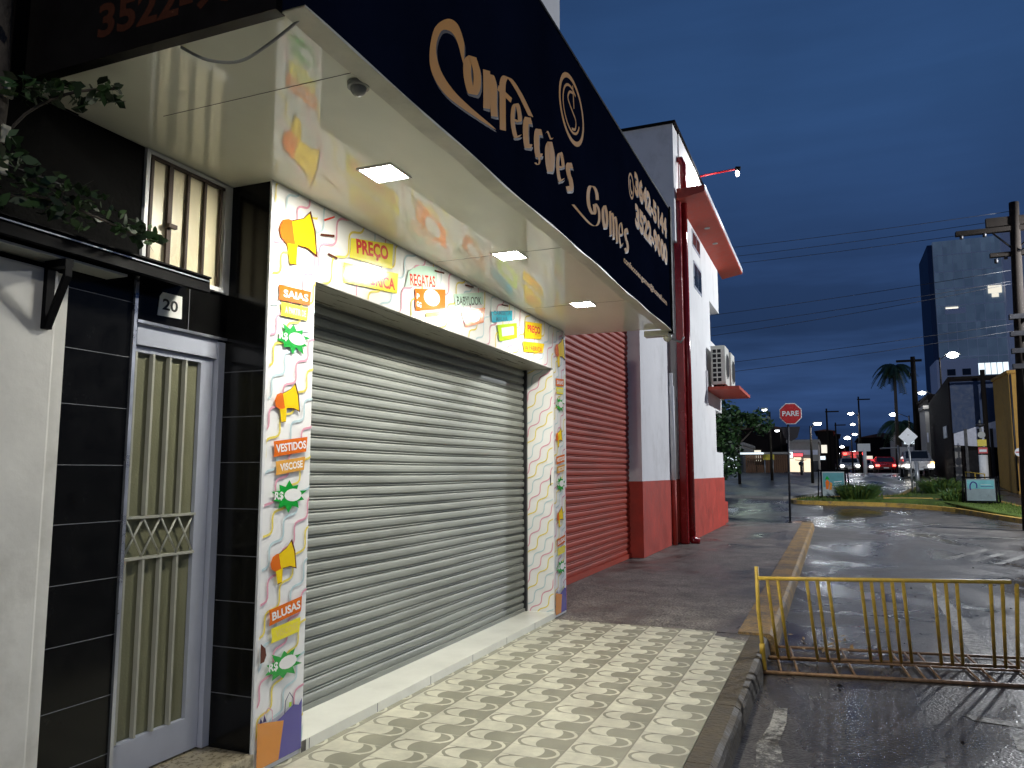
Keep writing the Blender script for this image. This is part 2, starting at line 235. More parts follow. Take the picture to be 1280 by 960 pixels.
# ---------------------------------------------------------------- mesh builder
COL=sc.collection
class MB:
    def __init__(s,*mats): s.v=[];s.f=[];s.mi=[];s.m=[M_[k] for k in mats];s.k=list(mats);s.sm=set()
    def mid(s,k):
        if k is None: return 0
        if k not in s.k: s.k.append(k); s.m.append(M_[k])
        return s.k.index(k)
    def face(s,pts,k=None,smooth=False):
        i=len(s.v); s.v+= [tuple(p) for p in pts]; s.f.append(tuple(range(i,i+len(pts)))); s.mi.append(s.mid(k))
    def raw(s,vs,fs,k=None,smooth=False):
        i=len(s.v); s.v+=[tuple(p) for p in vs]; kk=s.mid(k)
        for f in fs:
            if smooth: s.sm.add(len(s.f))
            s.f.append(tuple(a+i for a in f)); s.mi.append(kk)
    def box(s,x0,x1,y0,y1,z0,z1,k=None,bev=0):
        if bev:
            b=bmesh.new(); bmesh.ops.create_cube(b,size=1)
            for q in b.verts: q.co=Vector(((x0+x1)/2+q.co.x*(x1-x0),(y0+y1)/2+q.co.y*(y1-y0),(z0+z1)/2+q.co.z*(z1-z0)))
            bmesh.ops.bevel(b,geom=b.edges[:],offset=bev,segments=2,affect='EDGES',profile=.6)
            b.verts.index_update(); s.raw([q.co[:] for q in b.verts],[[q.index for q in f.verts] for f in b.faces],k); b.free(); return s
        v=[(x0,y0,z0),(x1,y0,z0),(x1,y1,z0),(x0,y1,z0),(x0,y0,z1),(x1,y0,z1),(x1,y1,z1),(x0,y1,z1)]
        s.raw(v,[(0,3,2,1),(4,5,6,7),(0,1,5,4),(1,2,6,5),(2,3,7,6),(3,0,4,7)],k); return s
    def tube(s,path,r,n=8,k=None,caps=True,r2=None):
        P=[Vector(p) for p in path]; rings=[]; i0=len(s.v); up=None
        for j,p in enumerate(P):
            d=(P[min(j+1,len(P)-1)]-P[max(j-1,0)]).normalized()
            a=Vector((0,0,1)) if abs(d.z)<.95 else Vector((1,0,0))
            u=d.cross(a).normalized(); v=d.cross(u)
            rr=r if r2 is None else r+(r2-r)*j/(len(P)-1)
            if isinstance(rr,(list,tuple)): rr=rr[j]
            for q in range(n):
                t=2*math.pi*q/n; s.v.append(tuple(p+rr*(u*math.cos(t)+v*math.sin(t))))
        kk=s.mid(k)
        for j in range(len(P)-1):
            for q in range(n):
                a=i0+j*n+q; b=i0+j*n+(q+1)%n
                s.sm.add(len(s.f)); s.f.append((a,b,b+n,a+n)); s.mi.append(kk)
        if caps:
            s.f.append(tuple(i0+q for q in range(n))[::-1]); s.mi.append(kk)
            s.f.append(tuple(i0+(len(P)-1)*n+q for q in range(n))); s.mi.append(kk)
        return s
    def ball(s,c,rx,ry=None,rz=None,k=None,seg=12,rings=8,zmin=-1):
        ry=ry or rx; rz=rz or rx; i0=len(s.v); 
        for a in range(rings+1):
            t=math.pi*a/rings
            for q in range(seg):
                p=2*math.pi*q/seg; s.v.append((c[0]+rx*math.sin(t)*math.cos(p),c[1]+ry*math.sin(t)*math.sin(p),c[2]+rz*max(zmin,math.cos(t))))
        kk=s.mid(k)
        for a in range(rings):
            for q in range(seg):
                A=i0+a*seg+q; B=i0+a*seg+(q+1)%seg; s.sm.add(len(s.f)); s.f.append((A,A+seg,B+seg,B)); s.mi.append(kk)
        return s
    def prism(s,poly,axis,a0,a1,k=None):
        # poly in the two other axes (cyclic order), extruded along axis
        n=len(poly)
        def P(p,a):
            if axis=='y': return (p[0],a,p[1])
            if axis=='x': return (a,p[0],p[1])
            return (p[0],p[1],a)
        v=[P(p,a0) for p in poly]+[P(p,a1) for p in poly]
        f=[tuple(range(n))[::-1],tuple(range(n,2*n))]+[(i,(i+1)%n,(i+1)%n+n,i+n) for i in range(n)]
        s.raw(v,f,k); return s
    def build(s,name,parent=None,origin=None,recalc=True):
        me=bpy.data.meshes.new(name)
        o=Vector(parent['_o']) if parent is not None else Vector(origin or (0,0,0))
        me.from_pydata([tuple(Vector(p)-o) for p in s.v],[],s.f)
        for m in s.m: me.materials.append(m)
        for i,p in enumerate(me.polygons):
            p.material_index=s.mi[i]
            if i in s.sm: p.use_smooth=True
        if recalc:
            b=bmesh.new(); b.from_mesh(me); bmesh.ops.recalc_face_normals(b,faces=b.faces); b.to_mesh(me); b.free()
        me.update()
        ob=bpy.data.objects.new(name,me); COL.objects.link(ob)
        if parent is not None:
            ob.parent=parent
            if parent.type=='MESH': pass
            ob['_o']=tuple(o)
        else: ob.location=o; ob['_o']=tuple(o)
        return ob
def tag(o,label=None,cat=None,group=None,kind=None):
    if label:o['label']=label
    if cat:o['category']=cat
    if group:o['group']=group
    if kind:o['kind']=kind
    return o
def thing(name,loc,label,cat,group=None):
    o=bpy.data.objects.new(name,None); COL.objects.link(o); o.location=loc; o.empty_display_size=.2; o['_o']=tuple(loc)
    return tag(o,label,cat,group)
def copy_tree(o,parent=None):
    c=o.copy(); COL.objects.link(c)
    if parent is not None: c.parent=parent
    for ch in list(o.children): copy_tree(ch,c)
    return c
_tx={}
def text_geo(st,bold=0.0):
    key=(st,bold)
    if key in _tx: return _tx[key]
    cu=bpy.data.curves.new('t','FONT'); cu.body=st; cu.size=1; cu.offset=bold; cu.resolution_u=3; cu.fill_mode='FRONT' if hasattr(cu,'fill_mode') else cu.fill_mode
    ob=bpy.data.objects.new('t',cu); COL.objects.link(ob)
    dg=bpy.context.evaluated_depsgraph_get(); dg.update(); me=bpy.data.meshes.new_from_object(ob.evaluated_get(dg))
    vs=[(v.co.x,v.co.y) for v in me.vertices]; fs=[tuple(p.vertices) for p in me.polygons]
    x0=min(v[0] for v in vs);x1=max(v[0] for v in vs);y0=min(v[1] for v in vs);y1=max(v[1] for v in vs)
    vs=[((a-x0)/(x1-x0),(b-y0)/(y1-y0)) for a,b in vs]
    bpy.data.objects.remove(ob); bpy.data.meshes.remove(me); bpy.data.curves.remove(cu)
    _tx[key]=(vs,fs); return _tx[key]
def smooth(pts,n=6,closed=False):
    out=[]; m=len(pts); rng=range(m if closed else m-1)
    for i in rng:
        if closed: p0,p1,p2,p3=[Vector(pts[(i+j-1)%m]) for j in range(4)]
        else: p0,p1,p2,p3=Vector(pts[max(i-1,0)]),Vector(pts[i]),Vector(pts[i+1]),Vector(pts[min(i+2,m-1)])
        for k in range(n):
            t=k/n; out.append(.5*((2*p1)+(-p0+p2)*t+(2*p0-5*p1+4*p2-p3)*t*t+(-p0+3*p1-3*p2+p3)*t**3))
    if not closed: out.append(Vector(pts[-1]))
    return [tuple(p) for p in out]
class Flat:   # flat printed shapes on a plane: F(u,v,layer)->world
    def __init__(s,mb,F): s.mb=mb; s.F=F; s.n=0
    def poly(s,pts,k,layer=None):
        s.n+=1; h=.0008+.00012*s.n if layer is None else layer
        s.mb.raw([s.F(a,b,h) for a,b in pts],[tuple(range(len(pts)))],k)
    def strip(s,pts,wd,k,clip=None,nib=None):
        s.n+=1; h=.0008+.00012*s.n
        for i in range(len(pts)-1):
            a,b=Vector(pts[i]),Vector(pts[i+1]); d=b-a
            if d.length<1e-6: continue
            if nib: na=nb=Vector(nib)*.5
            else:
                da=(b-Vector(pts[max(i-1,0)])).normalized(); db=(Vector(pts[min(i+2,len(pts)-1)])-a).normalized()
                na=Vector((-da.y,da.x))*wd*.5; nb=Vector((-db.y,db.x))*wd*.5
            q=[a+na,a-na,b-nb,b+nb]
            if clip:
                u0,u1,v0,v1=clip
                if all(p.x<u0 or p.x>u1 or p.y<v0 or p.y>v1 for p in q): continue
                q=[Vector((min(max(p.x,u0),u1),min(max(p.y,v0),v1))) for p in q]
                if (q[0]-q[2]).length<.002: continue
            hh=h+(.00005*i if nib else 0)
            s.mb.raw([s.F(p.x,p.y,hh) for p in q],[(0,1,2,3)],k)
    def text(s,st,u0,u1,v0,v1,k,bold=0.02,rot=0,skew=0):
        s.n+=1; h=.0008+.00012*s.n; vs,fs=text_geo(st,bold); W=u1-u0;H=v1-v0; c,sn=math.cos(rot),math.sin(rot)
        P=[]
        for a,b in vs:
            x=a*W+b*H*skew;y=b*H; x-=W/2;y-=H/2; P.append(s.F(u0+W/2+x*c-y*sn,v0+H/2+x*sn+y*c,h))
        s.mb.raw(P,fs,k)
def waves(F,clip,seed=0,sp=.095,amp=.026,step=.17,wd=.0125,order=('pink','bluegrey','mustard')):
    rnd=random.Random(seed); u0,u1,v0,v1=clip; D=(u1-u0)+(v1-v0); i=0; c=-D
    ang=R(52)
    d=Vector((math.cos(ang),math.sin(ang))); n=Vector((-d.y,d.x))
    O=Vector(((u0+u1)/2,(v0+v1)/2)); k=-int(D/sp)
    while k*sp<D:
        base=O+n*(k*sp); ph=k*1.1; pts=[]; t=-D
        while t<D:
            a=amp*math.sin(2*math.pi*t/step+ph)+.006*math.sin(7*t+k); p=base+d*t+n*a; pts.append(tuple(p)); t+=.018
        F.strip(pts,wd,order[k%len(order)],clip); k+=1

def zg(y):
    t=min(max((y-28)/36,0),1); return -.15+1.55*(t*t*(3-2*t))

# ================================================================ SETTING
# terrain: one sheet to the horizon, rising gently beyond the crossing
ys=[-60,-20,-5,0,3,6,9,12,16,20,24,28]+[28+i*1.5 for i in range(1,28)]+[80,100,140,200,300,500,900]
xs=[-900,-300,-100,-50,-25,-12,-6,-3,-1.5,0,1.5,3,6,12,25,50,100,300,900]
b=MB('road'); vs=[(x,y,zg(y)) for y in ys for x in xs]; nx=len(xs)
b.raw(vs,[(j*nx+i,j*nx+i+1,(j+1)*nx+i+1,(j+1)*nx+i) for j in range(len(ys)-1) for i in range(nx-1)])
tag(b.build('road'),kind='structure')
b=MB('pave'); b.box(-14,-.885,7.70,24.6,-.14,-.004); b.box(-14,-.77,-8,1.0,-.14,-.012)
tag(b.build('pavement'),kind='structure')
b=MB('tile'); b.box(-3.06,-1.075,1.0,7.70,-.14,0.0); b.prism([(-1.0745,1.0),(-.772,1.0),(-.772,7.36),(-1.0745,7.52)],'z',-.14,-.001); b.prism([(-1.0745,7.522),(-.772,7.362),(-.772,7.70),(-1.0745,7.70)],'z',-.14,-.008,'pave'); tag(b.build('tiled_pavement'),kind='structure')
# kerbs as irregular stones
def kerb(y0,y1,x0,x1,zt,key,name,seed):
    rnd=random.Random(seed); m=MB(key); y=y0
    while y<y1-.05:
        ln=min(rnd.uniform(.8,1.1),y1-y); n=5
        prof=[(x0,-.16),(x0,zt),(x1-.045,zt),(x1-.012,zt-.02),(x1,zt-.05),(x1+.015,-.16)]
        V=[];F=[]
        for i in range(n+1):
            yy=y+.004+(ln-.008)*i/n
            for a,(px,pz) in enumerate(prof):
                j=.0022 if a in(2,3,4) else 0
                V.append((px+rnd.uniform(-j,j)*1.5,yy,pz+rnd.uniform(-j,j)*.7))
        k=len(prof)
        for i in range(n):
            for a in range(k-1): F.append((i*k+a,i*k+a+1,(i+1)*k+a+1,(i+1)*k+a))
        F.append(tuple(range(k))); F.append(tuple(n*k+a for a in range(k))[::-1]); m.raw(V,F); y+=ln
    return tag(m.build(name),kind='structure')
kerb(-6,7.70,-.77,-.605,-.006,'kerb_dark','kerb_stone',1)
kerb(7.705,24.8,-.88,-.56,.012,'kerb_ochre','kerb_painted',2)
# road markings
b=MB('road_white')
def sheet(m,pts,z=None,k=None,dz=.004):
    m.raw([(x,y,(zg(y) if z is None else z)+dz) for x,y in pts],[tuple(range(len(pts)))],k)
sheet(b,[(1.10,7.9),(1.30,7.9),(1.32,13.0),(1.18,13.0)])
sheet(b,[(.76,6.26),(1.6,6.10),(1.6,5.98),(.80,6.14)]); sheet(b,[(.98,5.9),(1.5,5.8),(1.5,5.35),(1.25,5.40),(.95,5.62)])
sheet(b,[(-.52,4.4),(-.47,4.8),(-.50,5.1),(-.45,5.5),(-.44,5.9),(-.36,5.95),(-.35,5.6),(-.37,5.2),(-.33,4.9),(-.34,4.4)])
sheet(b,[(-.8,25.2),(7.5,21.0),(7.5,21.18),(-.8,25.4)],dz=.004)
for i in range(3): sheet(b,[(1.9+i*.35,17.0-i*.3),(2.05+i*.35,17.0-i*.3),(3.2+i*.35,19.6-i*.3),(3.0+i*.35,19.6-i*.3)],dz=.004)
tag(b.build('road_marking'),kind='structure')
# far pavement across the side street (left) and right-hand pavement
def slab(name,pts,h,key,edge=None):
    m=MB(key); top=[(x,y,zg(y)+h) for x,y in pts]; bot=[(x,y,zg(y)-.1) for x,y in pts]; n=len(pts)
    m.raw(top,[tuple(range(n))]); m.raw(top+bot,[(i,(i+1)%n,(i+1)%n+n,i+n) for i in range(n)],edge or key)
    return tag(m.build(name),kind='structure')
cv=[(-30,40.6),(-4.6,39.8),(-2.2,39.4),(-1.3,40.4),(-.7,41.8),(-.25,44),(.2,46.5),(.3,52),(.3,60),(.3,75),(.3,120)]
slab('far_pavement_left',cv[:6]+[(-30,44)],.11,'farpave','kerb_edge')
slab('far_pavement_strip',[(-30,44),(-.25,44),(.2,46.5),(-30,46.5)],.11,'farpave','kerb_edge')
slab('far_pavement_side',[(-30,46.5),(.2,46.5),(.3,52),(-30,52)],.11,'farpave','kerb_edge')
slab('far_pavement_block',[(-30,52),(.3,52),(.3,58),(-30,58)],.11,'farpave','kerb_edge')
slab('far_pavement_end',[(-30,58),(.3,58),(.3,64),(-30,64)],.11,'farpave','kerb_edge')
slab('far_pavement_beyond',[(-30,64),(.3,64),(.3,130),(-30,130)],.11,'farpave','kerb_edge')
for i,(a,c) in enumerate(((24,30),(30,36),(36,42),(42,48),(48,54),(54,64),(64,130))):
    xo=8.6 if i>1 else 9.6
    slab('pavement_right',[(xo,a),(40,a),(40,c),(8.6 if i>0 else 9.6,c)],.11,'farpave')
# median island with yellow kerb and grass
med=[(-1.65,37.0),(.5,36.4),(2.5,35.9),(4.3,33.9),(5.5,29.5),(6.6,26),(7.3,26),(7.2,30),(6.9,35),(6.2,40),(5.4,45),(4.6,47),(3.6,44),(2.6,40.5),(.5,39.9),(-1.4,38.6)]
med=[tuple(p) for p in smooth(med,4,True)]
cx=sum(p[0] for p in med)/len(med); cy=sum(p[1] for p in med)/len(med)
m=MB('kerb_yellow'); n=len(med)
inn=[]
for i,p in enumerate(med):
    a=Vector(med[i-1]);c=Vector(med[(i+1)%n]); t=(c-a).normalized(); nn=Vector((-t.y,t.x)); q=Vector(p)+nn*.22; inn.append(tuple(q))
V=[(x,y,zg(y)-.05) for x,y in med]+[(x,y,zg(y)+.16) for x,y in med]+[(x,y,zg(y)+.16) for x,y in inn]+[(x,y,zg(y)-.05) for x,y in inn]
m.raw(V,[(i,(i+1)%n,(i+1)%n+n,i+n) for i in range(n)]+[(i+n,(i+1)%n+n,(i+1)%n+2*n,i+2*n) for i in range(n)]+[(i+2*n,(i+1)%n+2*n,(i+1)%n+3*n,i+3*n) for i in range(n)])
tag(m.build('median_kerb'),kind='structure')
m=MB('grass'); rings=[inn]
for s_ in (.75,.5,.25): rings.append([(cx+(x-cx)*s_+0,cy+(y-cy)*s_) for x,y in inn])
V=[(x,y,zg(y)+.13+.05*j) for j,rg in enumerate(rings) for x,y in rg]
m.raw(V,[(j*n+i,j*n+(i+1)%n,(j+1)*n+(i+1)%n,(j+1)*n+i) for j in range(3) for i in range(n)]+[tuple(3*n+i for i in range(n))])
tag(m.build('median_ground'),kind='structure')
def inside(x,y,P):
    r=False
    for i in range(len(P)):
        a,b2=P[i-1],P[i]
        if (a[1]>y)!=(b2[1]>y) and x<(b2[0]-a[0])*(y-a[1])/(b2[1]-a[1])+a[0]: r=not r
    return r
m=MB('grass'); rnd=random.Random(5)
for _ in range(16000):
    x=rnd.uniform(-2,8);y=rnd.uniform(25,47)
    if not inside(x,y,inn): continue
    z=zg(y)+.13; h=rnd.uniform(.05,.22); a=rnd.uniform(0,6.28); w_=.02; dx,dy=math.cos(a)*w_,math.sin(a)*w_
    m.raw([(x-dx,y-dy,z),(x+dx,y+dy,z),(x+rnd.uniform(-.05,.05),y+rnd.uniform(-.05,.05),z+h)],[(0,1,2)])
tag(m.build('grass',recalc=False),'short green grass growing on the median island','grass',kind='stuff')
m=MB('kerb_yellow')
m.box(2.0,3.9,37.2,37.5,zg(37)+.1,zg(37)+.32,bev=.03); m.box(3.95,5.6,36.9,37.2,zg(37)+.08,zg(37)+.30,bev=.03)
tag(m.build('median_inner_kerb'),kind='structure')

# ================================================================ SHOP BUILDING
XF=-2.71; XD=-3.0; ZC=3.06; XS=-1.57
shop=thing('shop_building',(-3.0,5.6,0),'white corner shop building with a grey roller shutter under a glossy lined marquee','building')
b=MB('white_wall')
b.box(-3.4,XF-.004,3.22+.006,3.60-.006,.0,2.60); b.box(-3.4,XF-.004,7.73+.006,8.13,.0,2.60)
b.box(-3.4,XF-.004,3.226,8.13,2.60,ZC-.002)
b.box(-9,XF-.02,2.02,8.10,ZC+.05,7.6)      # upper storey
b.box(-9,-3.26,2.63,8.13,0,ZC-.002)
b.build('wall',shop)
# black tile wall beside and above the door
b=MB('black_tile')
b.box(-3.25,XD,2.27,2.63,0,2.42); b.box(-3.25,XD,2.27,2.63,2.4205,ZC-.002,'dark_wall'); b.box(-3.25,XD+.008,2.63,3.214,2.215,2.45); b.box(-3.3,XF-.006,3.214,3.225,0,ZC-.002)
for z in (.27,.52,.78,1.03,1.28,1.53,1.79,2.03,2.29): b.box(XD-.002,XD+.0012,2.27,2.613,z-.0016,z+.0016,'grout')
for z in (.38,.61,.84,1.07,1.31,1.55,1.79,2.03): b.box(-3.0,XF-.01,3.2128,3.2145,z-.002,z+.002,'grout')
b.box(XD+.007,XD+.0092,2.943,2.947,2.216,2.45,'grout')
b.build('tile_cladding',shop)
b=MB('trim'); b.box(XD-.01,XD+.014,2.612,2.630,.12,2.42); b.box(XD-.01,XD+.018,2.631,3.212,2.200,2.214); b.box(XF-.010,XF+.003,3.200,3.219,0.02,ZC-.002,'white_metal')
b.build('edge_trim',shop)
b=MB('granite'); b.box(-3.25,-2.70,2.0,3.212,0,.115,bev=.008); b.build('door_step',shop)
b=MB('marble'); b.box(-3.10,XF+.004,3.585,7.735,.0,.058)
for y in (3.66,4.35,5.05,5.75,6.45,7.15): b.box(XF+.0035,XF+.0052,y-.002,y+.002,.002,.056,'grout')
b.box(XF+.0035,XF+.0056,3.59,3.63,.0,.058,'pave')
b.build('threshold',shop)
# window over the door
win=MB('white_metal'); y0,y1,z0,z1=2.655,3.205,2.452,3.02
win.box(-3.06,-2.985,2.634,2.655,2.452,3.055); win.box(-3.06,-2.985,3.16,3.212,2.452,3.055); win.box(-3.06,-2.985,2.655,3.16,3.035,3.055); win.box(-3.06,-2.97,2.655,3.16,2.452,2.475)
wf=win.build('window',shop)
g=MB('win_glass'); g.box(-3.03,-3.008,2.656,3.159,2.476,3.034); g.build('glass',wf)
for i,y in enumerate((2.675,2.79,2.905,3.02,3.135)):
    g=MB('rust_bar'); r_=.0075 if i!=1 else .013; g.box(-3.002,-2.988,y-r_,y+r_,2.48,3.02)
    if i==1: g.box(-2.985,-2.965,y-.02,y+.03,2.70,2.72)
    g.build('bar',wf)
g=MB('rust_bar'); g.box(-3.002,-2.985,2.66,3.155,3.018,3.032); g.build('bar',wf)
# door
df=MB('door_paint')
df.box(-3.10,-3.012,2.632,2.648,.12,2.19); df.box(-3.10,-2.992,3.165,3.211,.12,2.19); df.box(-3.10,-3.002,2.648,3.165,2.10,2.199)
door=df.build('door',shop)
d=MB('door_paint'); d.box(-3.06,-3.022,3.075,3.160,.125,2.095); d.box(-3.06,-3.0215,2.650,3.075,.125,.285); d.box(-3.06,-3.0215,2.650,3.075,2.068,2.095)
d.box(-3.022,-3.017,2.650,2.80,.125,.28); d.build('door_leaf',door)
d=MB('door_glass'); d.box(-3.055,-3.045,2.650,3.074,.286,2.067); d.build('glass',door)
for y in (2.662,2.765,2.868,2.970):
    for za,zb in ((.286,1.090),(1.296,2.067)):
        d=MB('door_bar'); d.box(-3.040,-3.014,y-.006,y+.006,za,zb); d.build('bar',door)
d=MB('door_bar'); d.box(-3.040,-3.012,2.650,3.074,1.092,1.104); d.box(-3.040,-3.012,2.650,3.074,1.282,1.294)
for i in range(4):
    a=2.655+i*.103; c=a+.103
    d.tube([(-3.024,a,1.104),(-3.024,c,1.282)],.005,6); d.tube([(-3.020,a,1.282),(-3.020,c,1.104)],.005,6)
d.build('lattice',door)
# marquee lining
b=MB('ceiling'); b.box(-3.24,XS-.095,2.0,8.34,ZC,ZC+.04)
for y in (2.42,4.99,6.80): b.box(-2.66,XS-.10,y-.0015,y+.0015,ZC-.0012,ZC+.002,'seam')
b.build('ceiling',shop)
b=MB('soffit_wood'); b.box(-3.09,XF-.002,3.60,7.73,2.592,2.5995); b.build('lintel_soffit',shop)
# ---- roller shutter
def shutter(x,y0,y1,z0,z1,pitch,key,depth=.017,n=6):
    m=MB(key); prof=[]; z=z0
    while z<z1:
        for t,dx in ((0,-.006),(.03,.006),(.12,.010),(.35,.0125),(.58,.011),(.70,.006),(.73,-.012),(.78,-.012),(.80,.000),(.86,.003),(.92,.000),(.94,-.012),(.985,-.012)):
            prof.append((x+dx*depth/.017,z+pitch*t))
        z+=pitch
    V=[];k=len(prof)
    nseg=9
    rn=random.Random(3)
    for j in range(nseg+1):
        y=y0+(y1-y0)*j/nseg
        for i,(a,c) in enumerate(prof): V.append((a+.0055*math.sin(j*1.3+i//13*.9),y,c+.003*math.sin(j*.9+1)))
    m.raw(V,[(j*k+i,j*k+i+1,(j+1)*k+i+1,(j+1)*k+i) for j in range(nseg) for i in range(k-1)],smooth=False)
    return m
sh=shutter(-3.045,3.45,7.70,.085,2.60,.0785,'shutter').build('roller_shutter',shop,recalc=False)
g=MB('rail'); g.box(-3.07,-3.02,3.55,7.70,.059,.088,'shutter'); g.build('bottom_bar',sh)
g=MB('rail'); g.box(-3.085,-3.005,7.695,7.729,.059,2.59); g.build('guide_rail',sh)
# ---- printed panels
def PX(x): return lambda u,v,h:(x+h,u,v)
def burst(F,cy_,cz_,w_,h_,seed=0):
    rnd=random.Random(seed); pts=[]
    for i in range(20):
        t=2*math.pi*i/20; r_=1 if i%2 else .62
        r_*=rnd.uniform(.85,1.1); pts.append((cy_+w_/2*r_*math.cos(t),cz_+h_/2*r_*math.sin(t)))
    F.poly(pts,'green'); F.poly([(cy_+.035+.072*math.cos(t*.4),cz_+.005+.034*math.sin(t*.4)) for t in range(16)],'white')
    F.text('R$',cy_-.115,cy_-.045,cz_-.022,cz_+.025,'white',.03)
def mega(F,y,z,s):
    def T(p): return [(y+a*s,z+b*s) for a,b in p]
    F.poly(T([(-.005,.145),(.10,.19),(.165,.255),(.215,.15),(.24,-.005),(.15,.02),(.03,.012)]),'brown')
    F.poly(T([(0,.14),(.10,.185),(.155,.235),(.20,.145),(.225,.008),(.15,.028),(.03,.018)]),'yellow')
    F.poly(T([(-.03,.145),(-.08,.125),(-.105,.07),(-.09,.025),(-.04,.0),(.035,.015),(.012,.08),(.0,.145)]),'orange')
    F.poly(T([(-.035,.002),(.055,.02),(.05,-.095),(-.008,-.105)]),'yellow')
    F.poly(T([(-.008,-.105),(.05,-.095),(.05,-.10),(-.008,-.112)]),'brown')
def banner(F,y0,y1,z0,z1,k,txt,tk='white',rise=.02,pad=.14,bold=.03):
    F.poly([(y0,z0),(y0+.006,(z0+z1)/2-.01),(y0-.003,z1),(y1,z1+rise),(y1-.008,z0+rise)],k)
    if txt: F.text(txt,y0+(y1-y0)*pad,y1-(y1-y0)*(pad*.6),z0+(z1-z0)*.28+rise*.4,z1-(z1-z0)*.26+rise*.6,tk,bold,rot=math.atan2(rise,y1-y0))
def column_print(name,y0,y1,full=True):
    m=MB('print_white'); m.box(XF-.004,XF,y0,y1,.03,ZC-.004); F=Flat(m,PX(XF)); cl=(y0+.002,y1-.002,.03,ZC-.01)
    waves(F,cl,1); o=y0-3.222
    def Yp(v): return v+o
    mega(F,Yp(3.365),2.74,1.0 if y1>3.65 else .98)
    banner(F,Yp(3.275),Yp(3.55),2.418,2.50,'orange','SAIAS'); banner(F,Yp(3.297),Yp(3.53),2.335,2.41,'lemon','A PARTIR DE','palegreen',.012)
    burst(F,Yp(3.405),2.225,.30,.17,1)
    mega(F,Yp(3.335),1.83,.62)
    banner(F,Yp(3.276),Yp(3.555),1.578,1.66,'orange','VESTIDOS','white',.035,.06); banner(F,Yp(3.297),Yp(3.54),1.482,1.555,'tan','VISCOSE','white',.03)
    burst(F,Yp(3.41),1.372,.30,.165,2)
    mega(F,Yp(3.345),.985,.62)
    banner(F,Yp(3.285),Yp(3.548),.715,.795,'orange','BLUSAS','white',.035,.08); banner(F,Yp(3.305),Yp(3.54),.625,.70,'lemon','VISCOSE','mustard',.02)
    burst(F,Yp(3.41),.50,.31,.16,3)
    # shopping bags at the foot
    F.poly([(Yp(3.36),.03),(Yp(3.575),.03),(Yp(3.572),.29),(Yp(3.545),.262),(Yp(3.50),.275),(Yp(3.40),.235),(Yp(3.33),.22)],'purple')
    F.poly([(Yp(3.224),.03),(Yp(3.392),.03),(Yp(3.425),.215),(Yp(3.224),.255)],'bag')
    F.strip([(Yp(3.27),.245),(Yp(3.27),.285),(Yp(3.30),.31),(Yp(3.33),.29),(Yp(3.335),.24)],.006,'pink')
    F.strip([(Yp(3.43),.245),(Yp(3.435),.31),(Yp(3.465),.345),(Yp(3.495),.31),(Yp(3.50),.265)],.006,'navy_ink')
    F.poly([(Yp(3.235),.25),(Yp(3.245),.275),(Yp(3.26),.25),(Yp(3.272),.285),(Yp(3.29),.247)],'navy_ink'); F.poly([(Yp(3.46),.27),(Yp(3.465),.295),(Yp(3.485),.292),(Yp(3.482),.27)],'lime')
    if full: F.poly([(Yp(3.226),.64),(Yp(3.262),.61),(Yp(3.27),.575),(Yp(3.255),.545),(Yp(3.226),.542)],'brown')
    return m.build(name,shop)
column_print('printed_panel',3.222,3.598)
column_print('printed_panel',7.735,8.11,False)
# lintel print
m=MB('print_white'); m.box(XF-.004,XF,3.5985,7.7345,2.595,ZC-.004); F=Flat(m,PX(XF)); waves(F,(3.602,7.73,2.598,ZC-.01),4,sp=.13,step=.26,amp=.036,wd=.014)
F.poly([(3.60,2.79),(3.591,2.729),(3.60,2.74)],'brown')
F.poly([(3.625,2.884),(3.759,2.915),(3.76,2.9),(3.626,2.872)],'brown'); F.poly([(3.703,2.79),(3.797,2.785),(3.791,2.772),(3.697,2.777)],'brown'); F.poly([(3.651,2.978),(3.754,3.030),(3.757,3.02),(3.657,2.968)],'redtext')
F.poly([(3.93,2.945),(4.43,3.045),(4.42,2.866),(3.92,2.818)],'lemon'); F.text('PREÇO',3.99,4.37,2.87,2.985,'redtext',.04,rot=.14)
F.poly([(3.86,2.772),(4.50,2.856),(4.489,2.713),(3.862,2.647)],'lemon'); F.text('da FÁBRICA',3.90,4.46,2.70,2.80,'redtext',.03,rot=.10)
F.poly([(4.64,2.91),(4.80,2.99),(5.066,3.04),(5.07,2.902),(4.60,2.785)],'palegreen'); F.text('REGATAS',4.66,5.04,2.845,2.93,'redtext',.02,rot=.18)
F.poly([(4.735,2.803),(5.205,2.90),(5.208,2.755),(4.75,2.645)],'orange'); F.poly([(4.99+.125*math.cos(t*.4)-.012*math.sin(t*.4),2.79+.062*math.sin(t*.4)+.02*math.cos(t*.4)) for t in range(16)],'white'); F.text('P',4.76,4.80,2.735,2.775,'white',.03); F.text('GG',4.76,4.83,2.68,2.72,'white',.03)
F.poly([(4.90,2.66),(5.10,2.705),(5.10,2.68),(4.90,2.632)],'mustard'); F.poly([(5.13,2.71),(5.25,2.74),(5.25,2.72),(5.13,2.69)],'bluegrey')
F.poly([(5.35,2.895),(5.90,3.03),(5.91,2.93),(5.38,2.802)],'palegreen'); F.text('BABYLOOK',5.40,5.87,2.865,2.935,'black',.01,rot=.2)
F.poly([(5.48,2.80),(5.945,2.905),(5.917,2.77),(5.567,2.668)],'orange'); F.poly([(5.71+.13*math.cos(t*.4),2.785+.05*math.sin(t*.4)+.02*math.cos(t*.4)) for t in range(16)],'white')
F.poly([(6.075,2.895),(6.556,3.0),(6.556,2.905),(6.09,2.80)],'cyan'); F.text('CAMISETA',6.12,6.52,2.91,2.95,'teal_text',.02,rot=.18); F.text('MALHA',6.18,6.45,2.855,2.895,'teal_text',.02,rot=.18)
